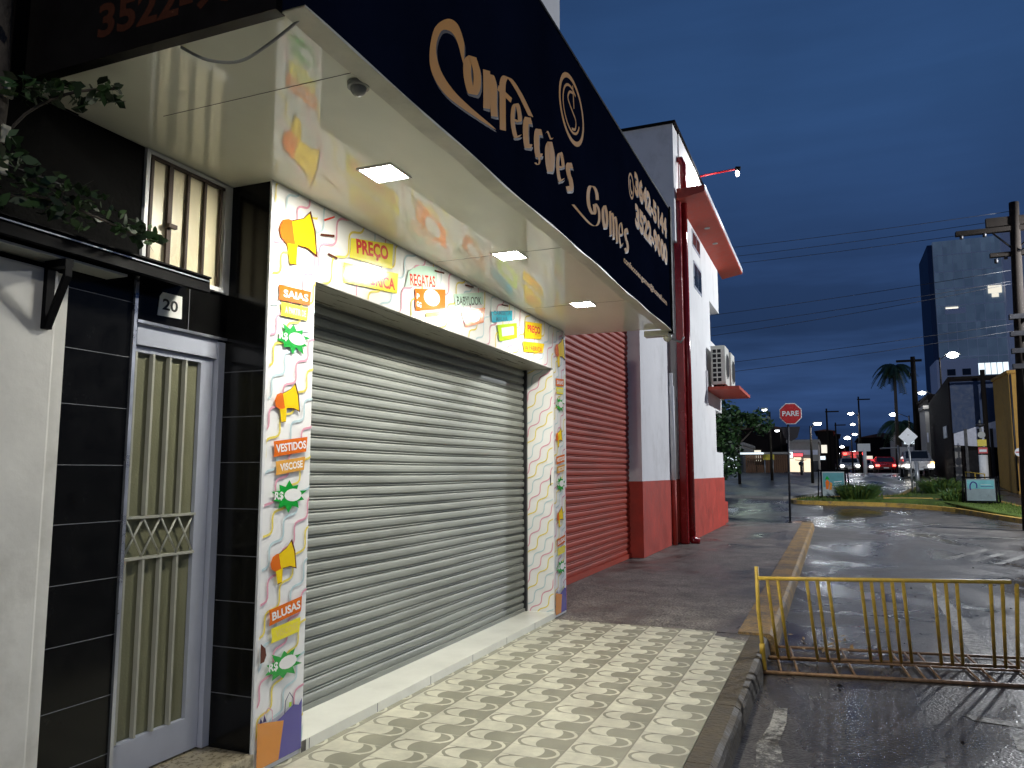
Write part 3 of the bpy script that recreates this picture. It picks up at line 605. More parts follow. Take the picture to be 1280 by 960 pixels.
F.poly([(6.206,2.80),(6.667,2.90),(6.686,2.761),(6.257,2.66)],'lime'); F.poly([(6.30,2.79),(6.59,2.855),(6.60,2.78),(6.32,2.715)],'white')
F.poly([(6.90,2.96),(7.366,3.02),(7.342,2.851),(6.87,2.79)],'yellow'); F.text('PREÇO',6.95,7.31,2.865,2.955,'redtext',.04,rot=.1)
F.poly([(6.83,2.753),(7.431,2.82),(7.384,2.717),(6.859,2.655)],'yellow'); F.text('da FÁBRICA',6.88,7.36,2.70,2.76,'redtext',.02,rot=.08)
for a,c in ((5.02,3.01),(5.55,3.02),(6.3,3.01)): F.poly([(a,c),(a+.16,c+.02),(a+.16,c+.005),(a,c-.012)],'brown')
m.build('printed_lintel',shop)
# return of the far pier
m=MB('print_white'); m.box(-3.003,XF-.004,7.726,7.7295,.058,2.59); F=Flat(m,lambda u,v,h:(u,7.7258-h,v)); waves(F,(-3.0,XF-.006,.06,2.588),2,sp=.078,step=.2,amp=.022,wd=.011)
F.poly([(-2.745,1.36),(-2.735,1.36),(-2.735,1.47),(-2.745,1.47)],'black'); m.build('printed_return',shop)
# ---- downlights
def downlight(x,y,label):
    t=thing('ceiling_light',(x,y,ZC),label,'ceiling light','square lights in the marquee ceiling')
    m=MB('white_metal'); s=.105
    for a in ((-s,s,-s,-s+.012),(-s,s,s-.012,s),(-s,-s+.012,-s+.012,s-.012),(s-.012,s,-s+.012,s-.012)): m.box(x+a[0],x+a[1],y+a[2],y+a[3],ZC-.008,ZC-.0005)
    m.build('frame',t)
    m=MB('led'); m.box(x-s+.013,x+s-.013,y-s+.013,y+s-.013,ZC-.005,ZC-.001); m.build('diffuser',t)
    l=bpy.data.lights.new('downlight','AREA'); l.shape='SQUARE'; l.size=.18; l.energy=DOWN_W; l.color=(1,.965,.85)
    o=bpy.data.objects.new('downlight_beam',l); COL.objects.link(o); o.parent=t; o.location=(0,0,-.012)
downlight(-2.105,3.35,'square ceiling light nearest the camera, over the residence door')
downlight(-2.09,5.03,'middle square ceiling light, beside the long ceiling joint')
downlight(-2.085,6.80,'farthest square ceiling light, near the red shutter')
t=thing('smoke_detector',(-1.66,2.50,ZC),'round grey sensor dome on the marquee ceiling by the sign edge','sensor')
m=MB('grey_plastic'); m.tube([(-1.70,2.50,ZC-.001),(-1.70,2.50,ZC-.02)],.045,16); m.build('base',t)
m=MB('grey_plastic'); m.ball((-1.70,2.50,ZC-.022),.033,.033,.035,seg=14); m.build('dome',t)
# ---- fascia sign
sg=thing('shop_sign',(XS,5.2,ZC),'long dark navy shop sign with gold lettering along the marquee front','sign')
m=MB('navy'); 
V=[];n=60
for i in range(n+1):
    y=1.98+(8.42-1.98)*i/n; bz=ZC-.010-.005*math.sin(y*2.1)-.004*math.sin(y*5.3)
    V+=[(XS,y,4.43),(XS,y,bz),(XS-.09,y,bz),(XS-.09,y,4.43)]
m.raw(V,[(4*i+a,4*(i+1)+a,4*(i+1)+(a+1)%4,4*i+(a+1)%4) for i in range(n) for a in range(4)]+[(0,1,2,3),(4*n+3,4*n+2,4*n+1,4*n)])
m.build('board',sg)
m=MB('cream_trim'); V=[]
for i in range(n+1):
    y=1.98+(8.42-1.98)*i/n; bz=ZC-.011-.005*math.sin(y*2.1)-.004*math.sin(y*5.3); k=.009+.004*math.sin(y*9)
    V+=[(XS+.004,y,bz),(XS+.004,y,bz-k),(XS-.094,y,bz-k),(XS-.094,y,bz)]
m.raw(V,[(4*i+a,4*(i+1)+a,4*(i+1)+(a+1)%4,4*i+(a+1)%4) for i in range(n) for a in range(4)]); m.build('bottom_trim',sg)
m=MB('black_metal'); m.box(XS-.1,XS+.02,8.42,8.50,3.02,4.46); m.box(-1.9,XS-.02,8.5,8.60,3.2,4.40,'blue_glow'); m.box(XS-.02,XS+.006,1.98,8.42,4.43,4.45); m.build('frame',sg)
m=MB('blackvinyl'); m.box(-3.9,XS-.092,1.95,1.998,ZC-.012,4.43); F=Flat(m,lambda u,v,h:(u,1.95-h,v))
F.text('3522-9000',-2.50,-1.62,3.125,3.265,'salmon',.03); F.text('3642-5144',-2.52,-1.62,3.33,3.47,'salmon',.03)
m.build('side_board',sg)
m=MB('gold'); F=Flat(m,lambda u,v,h:(XS+h,u,v)); FS=Flat(m,lambda u,v,h:(XS+h*.2,u+.012,v-.010))
NIB=(.088,.034)
Cpts=[(3.19,3.47),(3.20,3.55),(3.19,3.59),(3.13,3.635),(3.04,3.615),(2.94,3.54),(2.88,3.46),(2.85,3.34),(2.88,3.26),(3.01,3.225),(3.26,3.25),(3.59,3.305),(3.26,3.285),(3.08,3.285),(2.955,3.32),(2.91,3.40),(2.96,3.51),(3.06,3.56),(3.13,3.54)]
def glyphs(c):
    G_={'o':[[(.5,1),(.14,.72),(.14,.3),(.5,0),(.86,.3),(.86,.72),(.5,1)]],
    'n':[[(.12,1),(.16,.5),(.14,0)],[(.16,.75),(.5,1),(.84,.8),(.84,.35),(.92,0)]],
    'e':[[(.10,.42),(.5,.50),(.90,.60),(.80,.90),(.5,1.0),(.15,.75),(.10,.3),(.45,0),(.92,.2)]],
    'c':[[(.86,.84),(.55,1),(.16,.75),(.12,.3),(.45,0),(.88,.2)]],
    's':[[(.86,.88),(.5,1),(.16,.8),(.35,.56),(.72,.42),(.84,.2),(.5,0),(.1,.1)]],
    'm':[[(.08,1),(.1,.5),(.09,0)],[(.1,.8),(.3,1),(.48,.82),(.49,0)],[(.5,.8),(.72,1),(.9,.82),(.9,.3),(.96,0)]]}
    return G_[c]
def letter(c,y0,y1,z0,z1,nib=NIB):
    z0-=.014; z1+=.014; y0-=.006; y1+=.006
    if c=='e': nib=(nib[0]*.66,nib[1]*.9)
    for p in glyphs(c):
        q=smooth([(y0+nib[0]/2+a*(y1-y0-nib[0]),z0+b_*(z1-z0)) for a,b_ in p],5)
        FS.strip([(a,b_) for a,b_ in q],0,'letter_shadow',nib=(nib[0]*1.15,nib[1]))
        F.strip(q,0,'gold',nib=nib)
FS.poly(smooth(Cpts,4,True),'letter_shadow'); F.poly(smooth(Cpts,4,True),'gold')
letter('o',3.18,3.40,3.375,3.545); letter('n',3.41,3.61,3.38,3.56)
F.strip(smooth([(3.68,3.34),(3.675,3.5),(3.68,3.62),(3.76,3.68),(3.92,3.665),(4.10,3.605)],5),0,'gold',nib=(.085,.028)); F.strip([(3.61,3.55),(3.80,3.565)],0,'gold',nib=(.02,.035))
letter('e',3.78,3.96,3.39,3.565); letter('c',3.97,4.13,3.40,3.565); letter('c',4.15,4.31,3.415,3.57)
F.strip(smooth([(4.22,3.42),(4.25,3.385),(4.22,3.35),(4.17,3.345)],4),0,'gold',nib=(.035,.015))
letter('o',4.34,4.53,3.40,3.57); F.strip(smooth([(4.36,3.61),(4.40,3.635),(4.45,3.612),(4.50,3.635)],4),0,'gold',nib=(.02,.018))
letter('e',4.55,4.73,3.41,3.58); letter('s',4.74,4.93,3.41,3.585)
# Gomes
Gp=[(5.52,3.565),(5.50,3.615),(5.42,3.635),(5.32,3.60),(5.27,3.52),(5.29,3.44),(5.38,3.41),(5.44,3.44),(5.43,3.50)]
F.strip(smooth(Gp,5),0,'gold',nib=(.085,.026)); F.strip(smooth([(5.47,3.52),(5.55,3.50),(5.56,3.42),(5.48,3.35),(5.33,3.315),(5.12,3.315),(4.90,3.325)],5),0,'gold',nib=(.065,.020))
letter('o',5.62,5.83,3.42,3.575,(.075,.028)); letter('m',5.84,6.13,3.41,3.58,(.065,.028)); letter('e',6.13,6.31,3.41,3.585,(.07,.028)); letter('s',6.32,6.51,3.41,3.595,(.07,.028))
m.build('lettering',sg)
m=MB('gold'); F=Flat(m,lambda u,v,h:(XS+h,u,v)); E=lambda cy_,cz_,a,b_,t0=0,t1=360,n=40:[(cy_+a*math.cos(R(t0+(t1-t0)*i/n)),cz_+b_*math.sin(R(t0+(t1-t0)*i/n))) for i in range(n+1)]
F.strip(E(4.91,4.01,.265,.225),.034,'gold'); F.strip(E(4.90,4.01,.185,.16,60,340),.018,'gold')
F.strip(smooth([(4.95,4.15),(4.86,4.12),(4.82,4.06),(4.88,4.02),(4.99,3.97),(4.98,3.90),(4.90,3.87)],4),.018,'gold'); F.strip([(4.93,4.20),(4.955,4.04)],.018,'gold')
m.build('emblem',sg)
m=MB('gold'); F=Flat(m,lambda u,v,h:(XS+h,u,v)); FS=Flat(m,lambda u,v,h:(XS+h*.2,u+.014,v-.012))
for F_,k in ((FS,'letter_shadow'),(F,'gold')):
    F_.text('3642-5144',6.78,8.28,4.05,4.28,k,.05); F_.text('3522-9000',6.78,8.28,3.74,3.97,k,.05)
m.build('phone_lettering',sg)
m=MB('gold'); F=Flat(m,lambda u,v,h:(XS+h,u,v)); F.strip(E(6.64,4.07,.09,.11),.022,'gold'); F.strip(smooth([(6.61,4.12),(6.60,4.06),(6.65,4.01),(6.68,4.03)],4),.03,'gold'); m.build('phone_icon',sg)
m=MB('gold'); F=Flat(m,lambda u,v,h:(XS+h,u,v))
F.text('confeccoes.gomes@hotmail.com',6.32,8.20,3.265,3.345,'gold',.03)
m.build('contact_lettering',sg)
# drooping cable under the side board
t=MB('grey_plastic'); t.tube(smooth([(-2.15,2.02,3.055),(-2.05,2.05,3.00),(-1.93,2.08,2.985),(-1.80,2.07,3.01),(-1.62,2.04,3.06)],6),.006,6)
tag(t.build('cable',origin=(-2.1,2.05,3.0)),'thin drooping cable below the black side board of the marquee','cable')
t=MB('grey_plastic'); t.box(-1.86,-1.60,8.36,8.48,2.99,3.05,'cream_trim'); t.ball((-1.62,8.46,2.99),.05,.05,.06,'cream_trim'); t.tube([(-1.66,8.42,3.0),(-1.50,8.6,2.94),(-1.47,8.62,3.0)],.012,6)
tag(t.build('junction_fitting',origin=(-1.7,8.42,3.0)),'small cream fitting at the far lower corner of the marquee','fitting')
# ---- house number
t=thing('number_plate',(XD+.01,2.82,2.31),'small white plate with the number 20 above the barred door','sign')
m=MB('plate'); m.raw([(XD+.0085,2.746,2.256),(XD+.0085,2.897,2.262),(XD+.0085,2.893,2.376),(XD+.0085,2.772,2.374),(XD+.0085,2.757,2.352)]+[(XD+.013,2.746,2.256),(XD+.013,2.897,2.262),(XD+.013,2.893,2.376),(XD+.013,2.772,2.374),(XD+.013,2.757,2.352)],[(0,1,2,3,4),(5,6,7,8,9)]+[(i,(i+1)%5,(i+1)%5+5,i+5) for i in range(5)]); m.build('plate',t)
m=MB('black_text'); F=Flat(m,lambda u,v,h:(XD+.013+h,u,v)); F.text('20',2.772,2.868,2.288,2.345,'black_text',.025); m.build('numerals',t)

# ================================================================ NEIGHBOUR TO THE LEFT
nb=thing('neighbour_house',(-3.1,0,0),'scuffed white plastered house wall at the left edge, coloured black above for shade','building')
m=MB('old_wall'); m.box(-3.6,-2.955,-6,2.20,0,2.336,bev=.012); m.box(-3.6,-2.985,2.20,2.268,0,2.336); m.build('wall',nb)
m=MB('dark_wall'); m.box(-3.6,-2.99,-6,2.265,2.34,5.4)
for z in (2.72,3.05): m.box(-2.992,-2.9885,-6,2.26,z-.002,z+.002,'rail')
m.build('upper_wall',nb)
cn=thing('canopy',(-2.9,1.5,2.35),'black metal awning on brackets above the white wall','canopy')
m=MB('black_metal'); m.prism([(-2.985,2.47),(-2.82,2.452),(-2.815,2.385),(-2.85,2.385),(-2.855,2.425),(-2.985,2.44)],'y',-2.0,2.90); m.build('roof_sheet',cn)
m=MB('grey_plastic'); m.box(-2.985,-2.857,-2.0,2.45,2.362,2.372); m.build('lining',cn)
m=MB('trim'); m.box(-2.823,-2.808,-2.0,2.90,2.453,2.461,'black_metal'); m.box(-2.814,-2.810,-2.0,2.89,2.435,2.440); m.build('gutter_edge',cn)
br=MB('black_metal'); br.box(-2.953,-2.93,2.13,2.165,2.08,2.361); br.box(-2.93,-2.83,2.13,2.165,2.33,2.361)
br.prism([(-2.93,2.08),(-2.93,2.115),(-2.83,2.33),(-2.83,2.29)],'y',2.132,2.162); bo=br.build('bracket',cn)
b2=copy_tree(bo,cn); b2.location=(0,-2.2,0)
# dark post and climbing plant over the canopy
t=MB('bark'); t.tube([(-2.86,1.80,2.47),(-2.87,1.83,2.9),(-2.84,1.80,3.4),(-2.86,1.83,4.2)],.045,10,r2=.035)
for z in (2.60,2.72,2.9): t.box(-2.81,-2.80,1.82,1.85,z,z+.07,'cream_trim')
po=tag(t.build('wooden_post',origin=(-2.86,1.8,2.47)),'dark peeling post rising from the black awning','post')
def leaves(m,c,r,n,sz,keys,rnd,flat=1.0,shell=.35):
    for _ in range(n):
        while True:
            p=Vector((rnd.uniform(-1,1),rnd.uniform(-1,1),rnd.uniform(-1,1)))
            if shell<p.length<1: break
        p=Vector((c[0]+p.x*r[0],c[1]+p.y*r[1],c[2]+p.z*r[2]))
        u=Vector((rnd.gauss(0,1),rnd.gauss(0,1),rnd.gauss(0,.6))).normalized(); v=u.cross(Vector((rnd.gauss(0,1),rnd.gauss(0,1),rnd.gauss(0,1)))).normalized()
        s=sz*rnd.uniform(.6,1.3); k=keys[rnd.randrange(len(keys))]
        m.raw([tuple(p-u*s),tuple(p+v*s*.5-u*s*.2),tuple(p+v*s*.32+u*s*.6),tuple(p+u*s*1.1),tuple(p-v*s*.4+u*s*.5),tuple(p-v*s*.5-u*s*.25)],[(0,1,2,3,4,5)],k)
rnd=random.Random(11)
vn=thing('climbing_plant',(-2.86,1.8,2.47),'leafy climbing plant spilling over the black awning and post','plant')
m=MB('leaf'); 
for c,r,nn in (((-2.62,1.95,2.93),(.10,.10,.05),45),((-2.50,2.02,2.95),(.07,.06,.05),30),((-2.74,1.86,2.93),(.08,.10,.05),40),((-2.78,2.1,2.58),(.08,.25,.10),120),((-2.78,1.75,2.62),(.08,.25,.16),120),((-2.74,2.4,2.53),(.05,.12,.05),40),((-2.8,1.5,3.0),(.15,.3,.5),120)): leaves(m,c,r,nn,.028,('leaf','leaf_dark'),rnd)
m.build('foliage',vn,recalc=False)
m=MB('bark'); 
for pth in ([(-2.84,1.8,2.5),(-2.80,1.86,2.8),(-2.65,1.94,2.93),(-2.48,2.02,2.96)],[(-2.84,1.8,2.5),(-2.78,2.0,2.56),(-2.76,2.45,2.52)],[(-2.84,1.8,2.5),(-2.8,1.6,2.8),(-2.8,1.5,3.3)]): m.tube(smooth(pth,4),.006,5)
m.build('stem',vn)

# ================================================================ RED SHUTTER UNIT + CORNER BUILDING
rs=thing('red_shutter_shop',(-3.4,11,0),'low white unit with a tall red roller shutter between the two shops','building')
m=MB('white_wall'); m.box(-9,-3.42,8.135,13.64,0,5.4); m.box(-3.42,-2.76,8.135,8.30,1.33,3.9); m.box(-3.42,-2.765,8.135,8.30,0,1.328,'red_paint'); m.box(-3.42,-3.33,8.135,13.64,4.4,5.39); m.build('wall',rs)
s2=shutter(-3.36,8.30,13.64,.08,4.4,.098,'red_shutter',.02).build('roller_shutter',rs,recalc=False)
m=MB('red_shutter'); m.box(-3.39,-3.33,8.30,13.64,.0,.08); m.build('bottom_bar',s2)
cb=thing('corner_building',(-4,20,0),'white and red corner building with downpipes and a projecting roof slab','building')
m=MB('lilac_wall'); m.box(-9,-3.12,13.65,16.2,1.335,5.6); m.box(-9,-3.2,16.2,17.0,1.335,6.5); m.build('pillar',cb)
m=MB('red_paint'); m.box(-9,-3.11,13.64,16.21,0,1.333); m.box(-9,-3.19,16.21,17.0,0,1.333); m.box(-9,-2.89,16.9,23.2,0,1.345); m.box(-3.3,-2.95,23.2,24.3,0,.62); m.build('dado',cb)
m=MB('white_wall')
# upper front wall with two corner openings at the far end and two small window holes
m.box(-9,-2.9,17.0,21.2,1.346,6.05); m.box(-9,-2.9,21.2,23.1,3.20,5.05); m.box(-9,-2.9,21.2,23.1,1.346,2.05); m.box(-9,-2.9,21.2,21.8,2.05,3.20); m.box(-9,-3.9,21.2,22.5,5.05,6.15)
m.box(-9,-4.0,21.8,22.8,2.05,3.2); m.box(-9,-2.9,17.0,21.2,6.05,9.15); m.box(-9,-2.9,21.2,23.1,6.15,9.15); m.box(-9,-2.93,16.41,17.0,6.5,9.15)
m.build('wall',cb)
m=MB('dark_wall'); m.box(-9,-2.86,16.35,23.2,9.152,9.20); m.build('roof_capping',cb)
m=MB('red_soffit'); m.prism([(-2.9,7.45),(-2.30,7.56),(-2.30,7.70),(-2.9,7.70)],'y',16.55,24.2); m.build('roof_slab',cb)
m=MB('white_metal'); m.box(-2.302,-2.285,16.55,24.2,7.60,7.72); m.build('slab_edge',cb)
for y,z in ((18.4,7.55),(19.8,7.55)):
    m=MB('lamp_far'); m.tube([(-2.6,y+.6,7.505),(-2.6,y+.6,7.49)],.07,12,'grey_plastic'); m.build('soffit_fitting',cb)
for y0_,y1_,z0_,z1_ in ((18.5,19.7,6.95,7.38),(18.6,19.8,5.95,6.62)):
    m=MB('trim'); m.box(-2.905,-2.885,y0_,y1_,z0_,z1_); m.box(-2.9045,-2.884,y0_+.06,y1_-.06,z0_+.05,z1_-.05,'trim'); wi=m.build('window',cb)
    m=MB('win_dark'); m.box(-2.89,-2.8825,y0_+.06,(y0_+y1_)/2-.02,z0_+.06,z1_-.06); m.box(-2.89,-2.8825,(y0_+y1_)/2+.02,y1_-.06,z0_+.06,z1_-.06); m.build('pane',wi)
m=MB('red_gloss'); m.box(-3.0,-2.84,16.62,17.0,0,7.45,bev=.02); m.tube([(-2.80,16.86,.12),(-2.80,16.86,7.45)],.07,12); m.tube([(-2.80,16.86,7.7),(-2.80,16.86,8.35),(-2.86,16.9,8.5),(-2.95,16.9,8.5)],.07,12); m.tube([(-2.80,16.86,.14),(-2.78,16.86,.06),(-2.66,16.9,.04)],.08,12)
m.build('downpipe',cb)
m=MB('lilac_wall'); m.tube([(-3.06,16.30,1.33),(-3.06,16.30,3.3)],.05,10); m.tube([(-3.10,16.45,1.33),(-3.10,16.45,3.6)],.04,10); m.tube([(-3.06,16.30,0),(-3.06,16.30,1.33)],.05,10,'red_paint'); m.build('downpipe',cb)
# AC units on a red shelf
shf=MB('red_soffit'); shf.box(-2.9,-2.08,20.2,23.0,3.60,3.68); shf.box(-2.9,-2.86,20.15,20.25,3.2,4.1,'white_metal')
shelf=shf.build('balcony_shelf',cb)
for i,y in enumerate((20.45,21.75)):
    t=thing('air_conditioner',(-2.6,y,3.69),('nearer off-white air conditioner unit on the red shelf of the corner building','farther off-white air conditioner unit behind the other on the red shelf')[i],'air conditioner','air conditioners on the red shelf')
    m=MB('ac'); m.box(-2.80,-2.44,y,y+.85,3.76,4.78,bev=.02); m.build('casing',t)
    m=MB('hole')
    for a in range(2):
        for q in range(7): m.box(-2.755+a*.12,-2.665+a*.12,y-.004,y+.01,3.84+q*.125,3.93+q*.125)
    m.build('side_vent',t)
    m=MB('grey_plastic'); m.tube([(-2.445,y+.42,4.27),(-2.425,y+.42,4.27)],.33,24)
    m.tube([(-2.42,y+.42,4.27),(-2.415,y+.42,4.27)],.29,24,'hole'); m.build('fan_grille',t)
    m=MB('black_metal'); m.box(-2.76,-2.70,y+.1,y+.75,3.682,3.762); m.box(-2.54,-2.48,y+.1,y+.75,3.682,3.762); m.build('foot',t)
# projecting lamp over the parapet
t=thing('wall_lamp',(-2.9,19.9,9.15),'floodlight on a red arm projecting from the corner building parapet','lamp')
m=MB('signal_red'); m.tube([(-2.9,19.9,9.2),(-1.95,20.0,9.30)],.028,8); m.build('arm',t)
m=MB('black_metal'); m.tube([(-1.98,20.0,9.32),(-1.86,20.0,9.28)],.05,10,r2=.07); m.build('head',t)
m=MB('lamp_far'); m.ball((-1.93,20.0,9.18),.05,.05,.09); m.build('bulb',t)
def plight(name,loc,e,color,parent=None,rad=.08,spot=None,aim=None):
    l=bpy.data.lights.new(name,'SPOT' if spot else 'POINT'); l.energy=e; l.color=color; l.shadow_soft_size=rad
    if spot: l.spot_size=R(spot); l.spot_blend=.6
    o=bpy.data.objects.new(name,l); COL.objects.link(o)
    if aim is not None: o.rotation_euler=(Vector(aim)-Vector(loc)).to_track_quat('-Z','Y').to_euler()
    if parent is not None: o.parent=parent; o.location=Vector(loc)-Vector(parent['_o'])
    else: o.location=loc
    return o
plight('floodlight_beam',(-1.93,20.0,9.05),900,(.95,.97,1.0),t,.05,95,(-2.95,19.3,8.3))

# ================================================================ STREET FURNITURE
# yellow crowd barrier
bt=thing('barrier',(.4,7.4,-.15),'yellow tubular barrier leaning towards the pavement across the wet road','barrier')
def PB(s,h):   # s along barrier 0..1, h 0..1 height
    bot=Vector((-.58+1.94*s,7.33+.42*s,-.125)); top=Vector((-.62+1.885*s,6.98+.10*s,.605+.055*s))
    return bot.lerp(top,h)
m=MB('yellow_paint'); m.tube([PB(0,1),PB(.985,1)],.016,8); m.build('top_rail',bt)
m=MB('rusty_yellow'); m.tube([PB(0,.02),PB(1,.02)],.013,8); m.build('bottom_rail',bt)
xs_=[-.547,-.463,-.236,-.155,-.069,.178,.255,.331,.407,.487,.707,.79,.867,1.099,1.178]
for i,x in enumerate(xs_):
    s=(x+.62)/1.885; e=0 if i not in (7,) else -.18
    m=MB('yellow_paint'); m.tube([PB(s,e),PB(s,.999)],.0135,8); m.build('bar',bt)
m=MB('yellow_paint'); m.tube([(-.58,6.90,-.13),(-.625,6.97,.35),(-.63,7.0,.70)],.016,8); m.tube([(-.60,6.93,.0),(-.60,6.93,.08)],.022,8); m.build('post',bt)
m=MB('yellow_paint'); m.tube([PB(1.0,-.02),PB(1.005,.97)],.015,8); m.build('post',bt)
bl=thing('barrier',(.4,7.4,-.15),'rusty barrier lying flat on the wet road under the standing yellow one','barrier')
def PL(s,t_): 
    a=Vector((-.60+2.15*s,6.87+.37*s,-.135)); c=Vector((-.62+2.2*s,7.83+.38*s,-.125)); return a.lerp(c,t_)
for q,rr in ((0,.016),(1,.013),(.5,.010)):
    m=MB('rusty_yellow'); m.tube([PL(0,q),PL(1,q)],rr,8); m.build('rail',bl)
for s in (0,.07,.13,.27,.33,.52,.57,.62,.75,.80,.93,.98):
    m=MB('rusty_yellow'); m.tube([PL(s,0),PL(s-.045,1)],.010,6); m.build('bar',bl)

m=MB('leaf_dark'); rnd=random.Random(31)
for _ in range(46):
    x=-.12+rnd.gauss(0,.12); y=8.15+rnd.gauss(0,.22); z=-.142+rnd.uniform(0,.07); a=rnd.uniform(0,6.28); r_=rnd.uniform(.012,.035); t_=rnd.uniform(-.02,.03)
    u=Vector((math.cos(a)*r_,math.sin(a)*r_,t_)); v=Vector((-math.sin(a)*r_*.5,math.cos(a)*r_*.5,.004)); c=Vector((x,y,z))
    m.raw([tuple(c-u),tuple(c+v),tuple(c+u),tuple(c-v)],[(0,1,2,3)],'kerb_ochre' if rnd.random()<.5 else 'leaf_dark')
tag(m.build('fallen_leaves',recalc=False),'small heap of fallen leaves and weeds in the puddle behind the barrier','leaves',kind='stuff')
m=MB('concrete_pole')
for _ in range(60):
    x=rnd.uniform(-.5,6); y=rnd.uniform(4.5,20); r_=rnd.uniform(.006,.018); m.ball((x,y,-.148),r_,r_*1.3,r_*.7,seg=6,rings=4)
tag(m.build('gravel',recalc=False),'scattered small stones lying on the wet asphalt','stones',kind='stuff')
# stop sign PARE
st=thing('stop_sign',(-1.33,27,-.15),'red octagonal stop sign reading PARE on a tall dark pole','sign')
m=MB('pole_dark'); m.tube([(-1.33,27,-.15),(-1.27,27,3.05)],.035,10); m.tube([(-1.33,27,-.15),(-1.33,27,-.10)],.07,10); m.build('pole',st)
oc=lambda r_,y_:[(-1.18+r_*math.cos(R(22.5+45*i)),y_,3.41+r_*math.sin(R(22.5+45*i))) for i in range(8)]
m=MB('sign_white'); a=oc(.375,26.95);c=oc(.375,26.97); m.raw(a+c,[tuple(range(8)),tuple(range(8,16))]+[(i,(i+1)%8,(i+1)%8+8,i+8) for i in range(8)]); pl=m.build('plate',st)
m=MB('signal_red'); a=oc(.345,26.944); m.raw(a,[tuple(range(8))]); F=Flat(m,lambda u,v,h:(u,26.942-h,v)); F.text('PARE',-1.44,-.92,3.33,3.50,'sign_white',.03); m.build('face',pl)
m=MB('pole_dark'); m.prism([(-1.50,2.98),(-.90,2.98),(-1.0,2.62),(-1.2,2.50),(-1.4,2.62)],'y',26.99,27.01); m.build('back_plate',st)
# ad frames on the median
def adframe(loc,w_,h_,base,legs,label,face,marks,skew=0):
    t=thing('advertising_frame',loc,label,'sign','framed adverts on the median island'); x,y,z=loc
    m=MB('black_metal'); 
    for sx_ in (-1,1): m.tube([(x+sx_*(w_/2+legs),y,z),(x+sx_*(w_/2+legs*.6),y,z+base+h_+.12)],.03,6)
    m.tube([(x-w_/2-legs,y,z+base+h_+.06),(x+w_/2+legs,y,z+base+h_+.06)],.03,6); m.tube([(x-w_/2-legs,y,z+base-.06),(x+w_/2+legs,y,z+base-.06)],.025,6)
    for sx_ in (-1,1): m.box(x+sx_*w_/2-.03,x+sx_*w_/2+.03,y-.03,y+.03,z+base-.05,z+base+h_+.05)
    m.build('frame',t)
    m=MB(face); m.box(x-w_/2+.03,x+w_/2-.03,y-.012,y+.012,z+base,z+base+h_); F=Flat(m,lambda u,v,h:(x+u,y-.014-h*3,z+base+v)); marks(F,w_,h_); m.build('poster',t)
def mk1(F,w_,h_):
    F.poly([(-w_/2+.06,h_*.35),(w_/2-.06,h_*.45),(w_/2-.06,h_-.05),(-w_/2+.06,h_-.05)],'ad_teal'); F.poly([(-.32,.28),(-.22,.30),(-.17,.62),(-.27,.74),(-.34,.6)],'orange'); F.poly([(-.2,.25),(-.08,.28),(-.05,.55),(-.14,.62)],'bag'); F.poly([(-.36,.72),(-.26,.9),(-.14,.72)],'green')
    F.poly([(.02,.60),(.36,.64),(.36,.67),(.02,.63)],'sign_white'); F.poly([(.05,.5),(.32,.53),(.32,.55),(.05,.52)],'sign_white')
def mk2(F,w_,h_):
    F.poly([(-w_/2+.06,h_*.55),(w_/2-.06,h_*.55),(w_/2-.06,h_-.05),(-w_/2+.06,h_-.05)],'ad_teal'); F.strip(smooth([(-.36,.42),(-.36,.62),(-.26,.74),(-.14,.66),(-.14,.50)],4),.045,'navy_ink'); F.poly([(0,.55),(.42,.55),(.42,.57),(0,.57)],'navy_ink'); F.poly([(0,.63),(.36,.63),(.36,.645),(0,.645)],'ad_pale')
adframe((.04,38.2,zg(38.2)+.12),1.0,1.08,.16,.17,'small teal and white framed advert at the left tip of the median','ad_pale',mk1)
adframe((5.42,35.6,zg(35.6)+.12),1.05,.86,.22,.12,'grey-teal framed advert at the right of the median','ad_grey',mk2)
# diamond sign
t=thing('diamond_sign',(3.55,42,zg(42)+.12),'pale diamond shaped traffic sign on two white posts, back view','sign')
m=MB('pole_grey'); m.tube([(3.55,42,zg(42)+.1),(3.5,42,3.3)],.045,8); m.build('post',t); m=MB('pole_grey'); m.tube([(3.82,42.2,zg(42)+.1),(3.80,42.2,2.0)],.10,8); m.build('post',t)
m=MB('sign_white'); m.prism([(3.48,3.64),(3.90,3.20),(3.48,2.76),(3.06,3.20)],'y',41.9,41.93); F=Flat(m,lambda u,v,h:(u,41.899-h,v)); F.poly([(3.44,3.24),(3.53,3.24),(3.53,3.32),(3.44,3.32)],'pole_grey'); m.build('plate',t)
# grass-like shrubs
def shrub(x,y,w_,h_,label,seed):
    rnd=random.Random(seed); m=MB('grass'); z=zg(y)+.12
    for _ in range(900):
        a=rnd.uniform(0,6.28); r_=rnd.uniform(0,1)**.6; bx,by=x+math.cos(a)*r_*w_*.25,y+math.sin(a)*r_*w_*.25
        L_=h_*rnd.uniform(.6,1.15); out=r_*w_*.35*rnd.uniform(.5,1.3); tx,ty=bx+math.cos(a)*out,by+math.sin(a)*out; s=.018
        k='leaf' if rnd.random()<.5 else 'grass'
        m.raw([(bx-s,by,z),(bx+s,by,z),((bx+tx)/2+s,(by+ty)/2,z+L_*.75),((bx+tx)/2-s,(by+ty)/2,z+L_*.75)],[(0,1,2,3)],k)
        m.raw([((bx+tx)/2-s,(by+ty)/2,z+L_*.75),((bx+tx)/2+s,(by+ty)/2,z+L_*.75),(tx,ty,z+L_*rnd.uniform(.6,1.05))],[(0,1,2)],k)
    tag(m.build('ornamental_grass',origin=(x,y,z),recalc=False),label,'plant','grassy shrubs on the median')
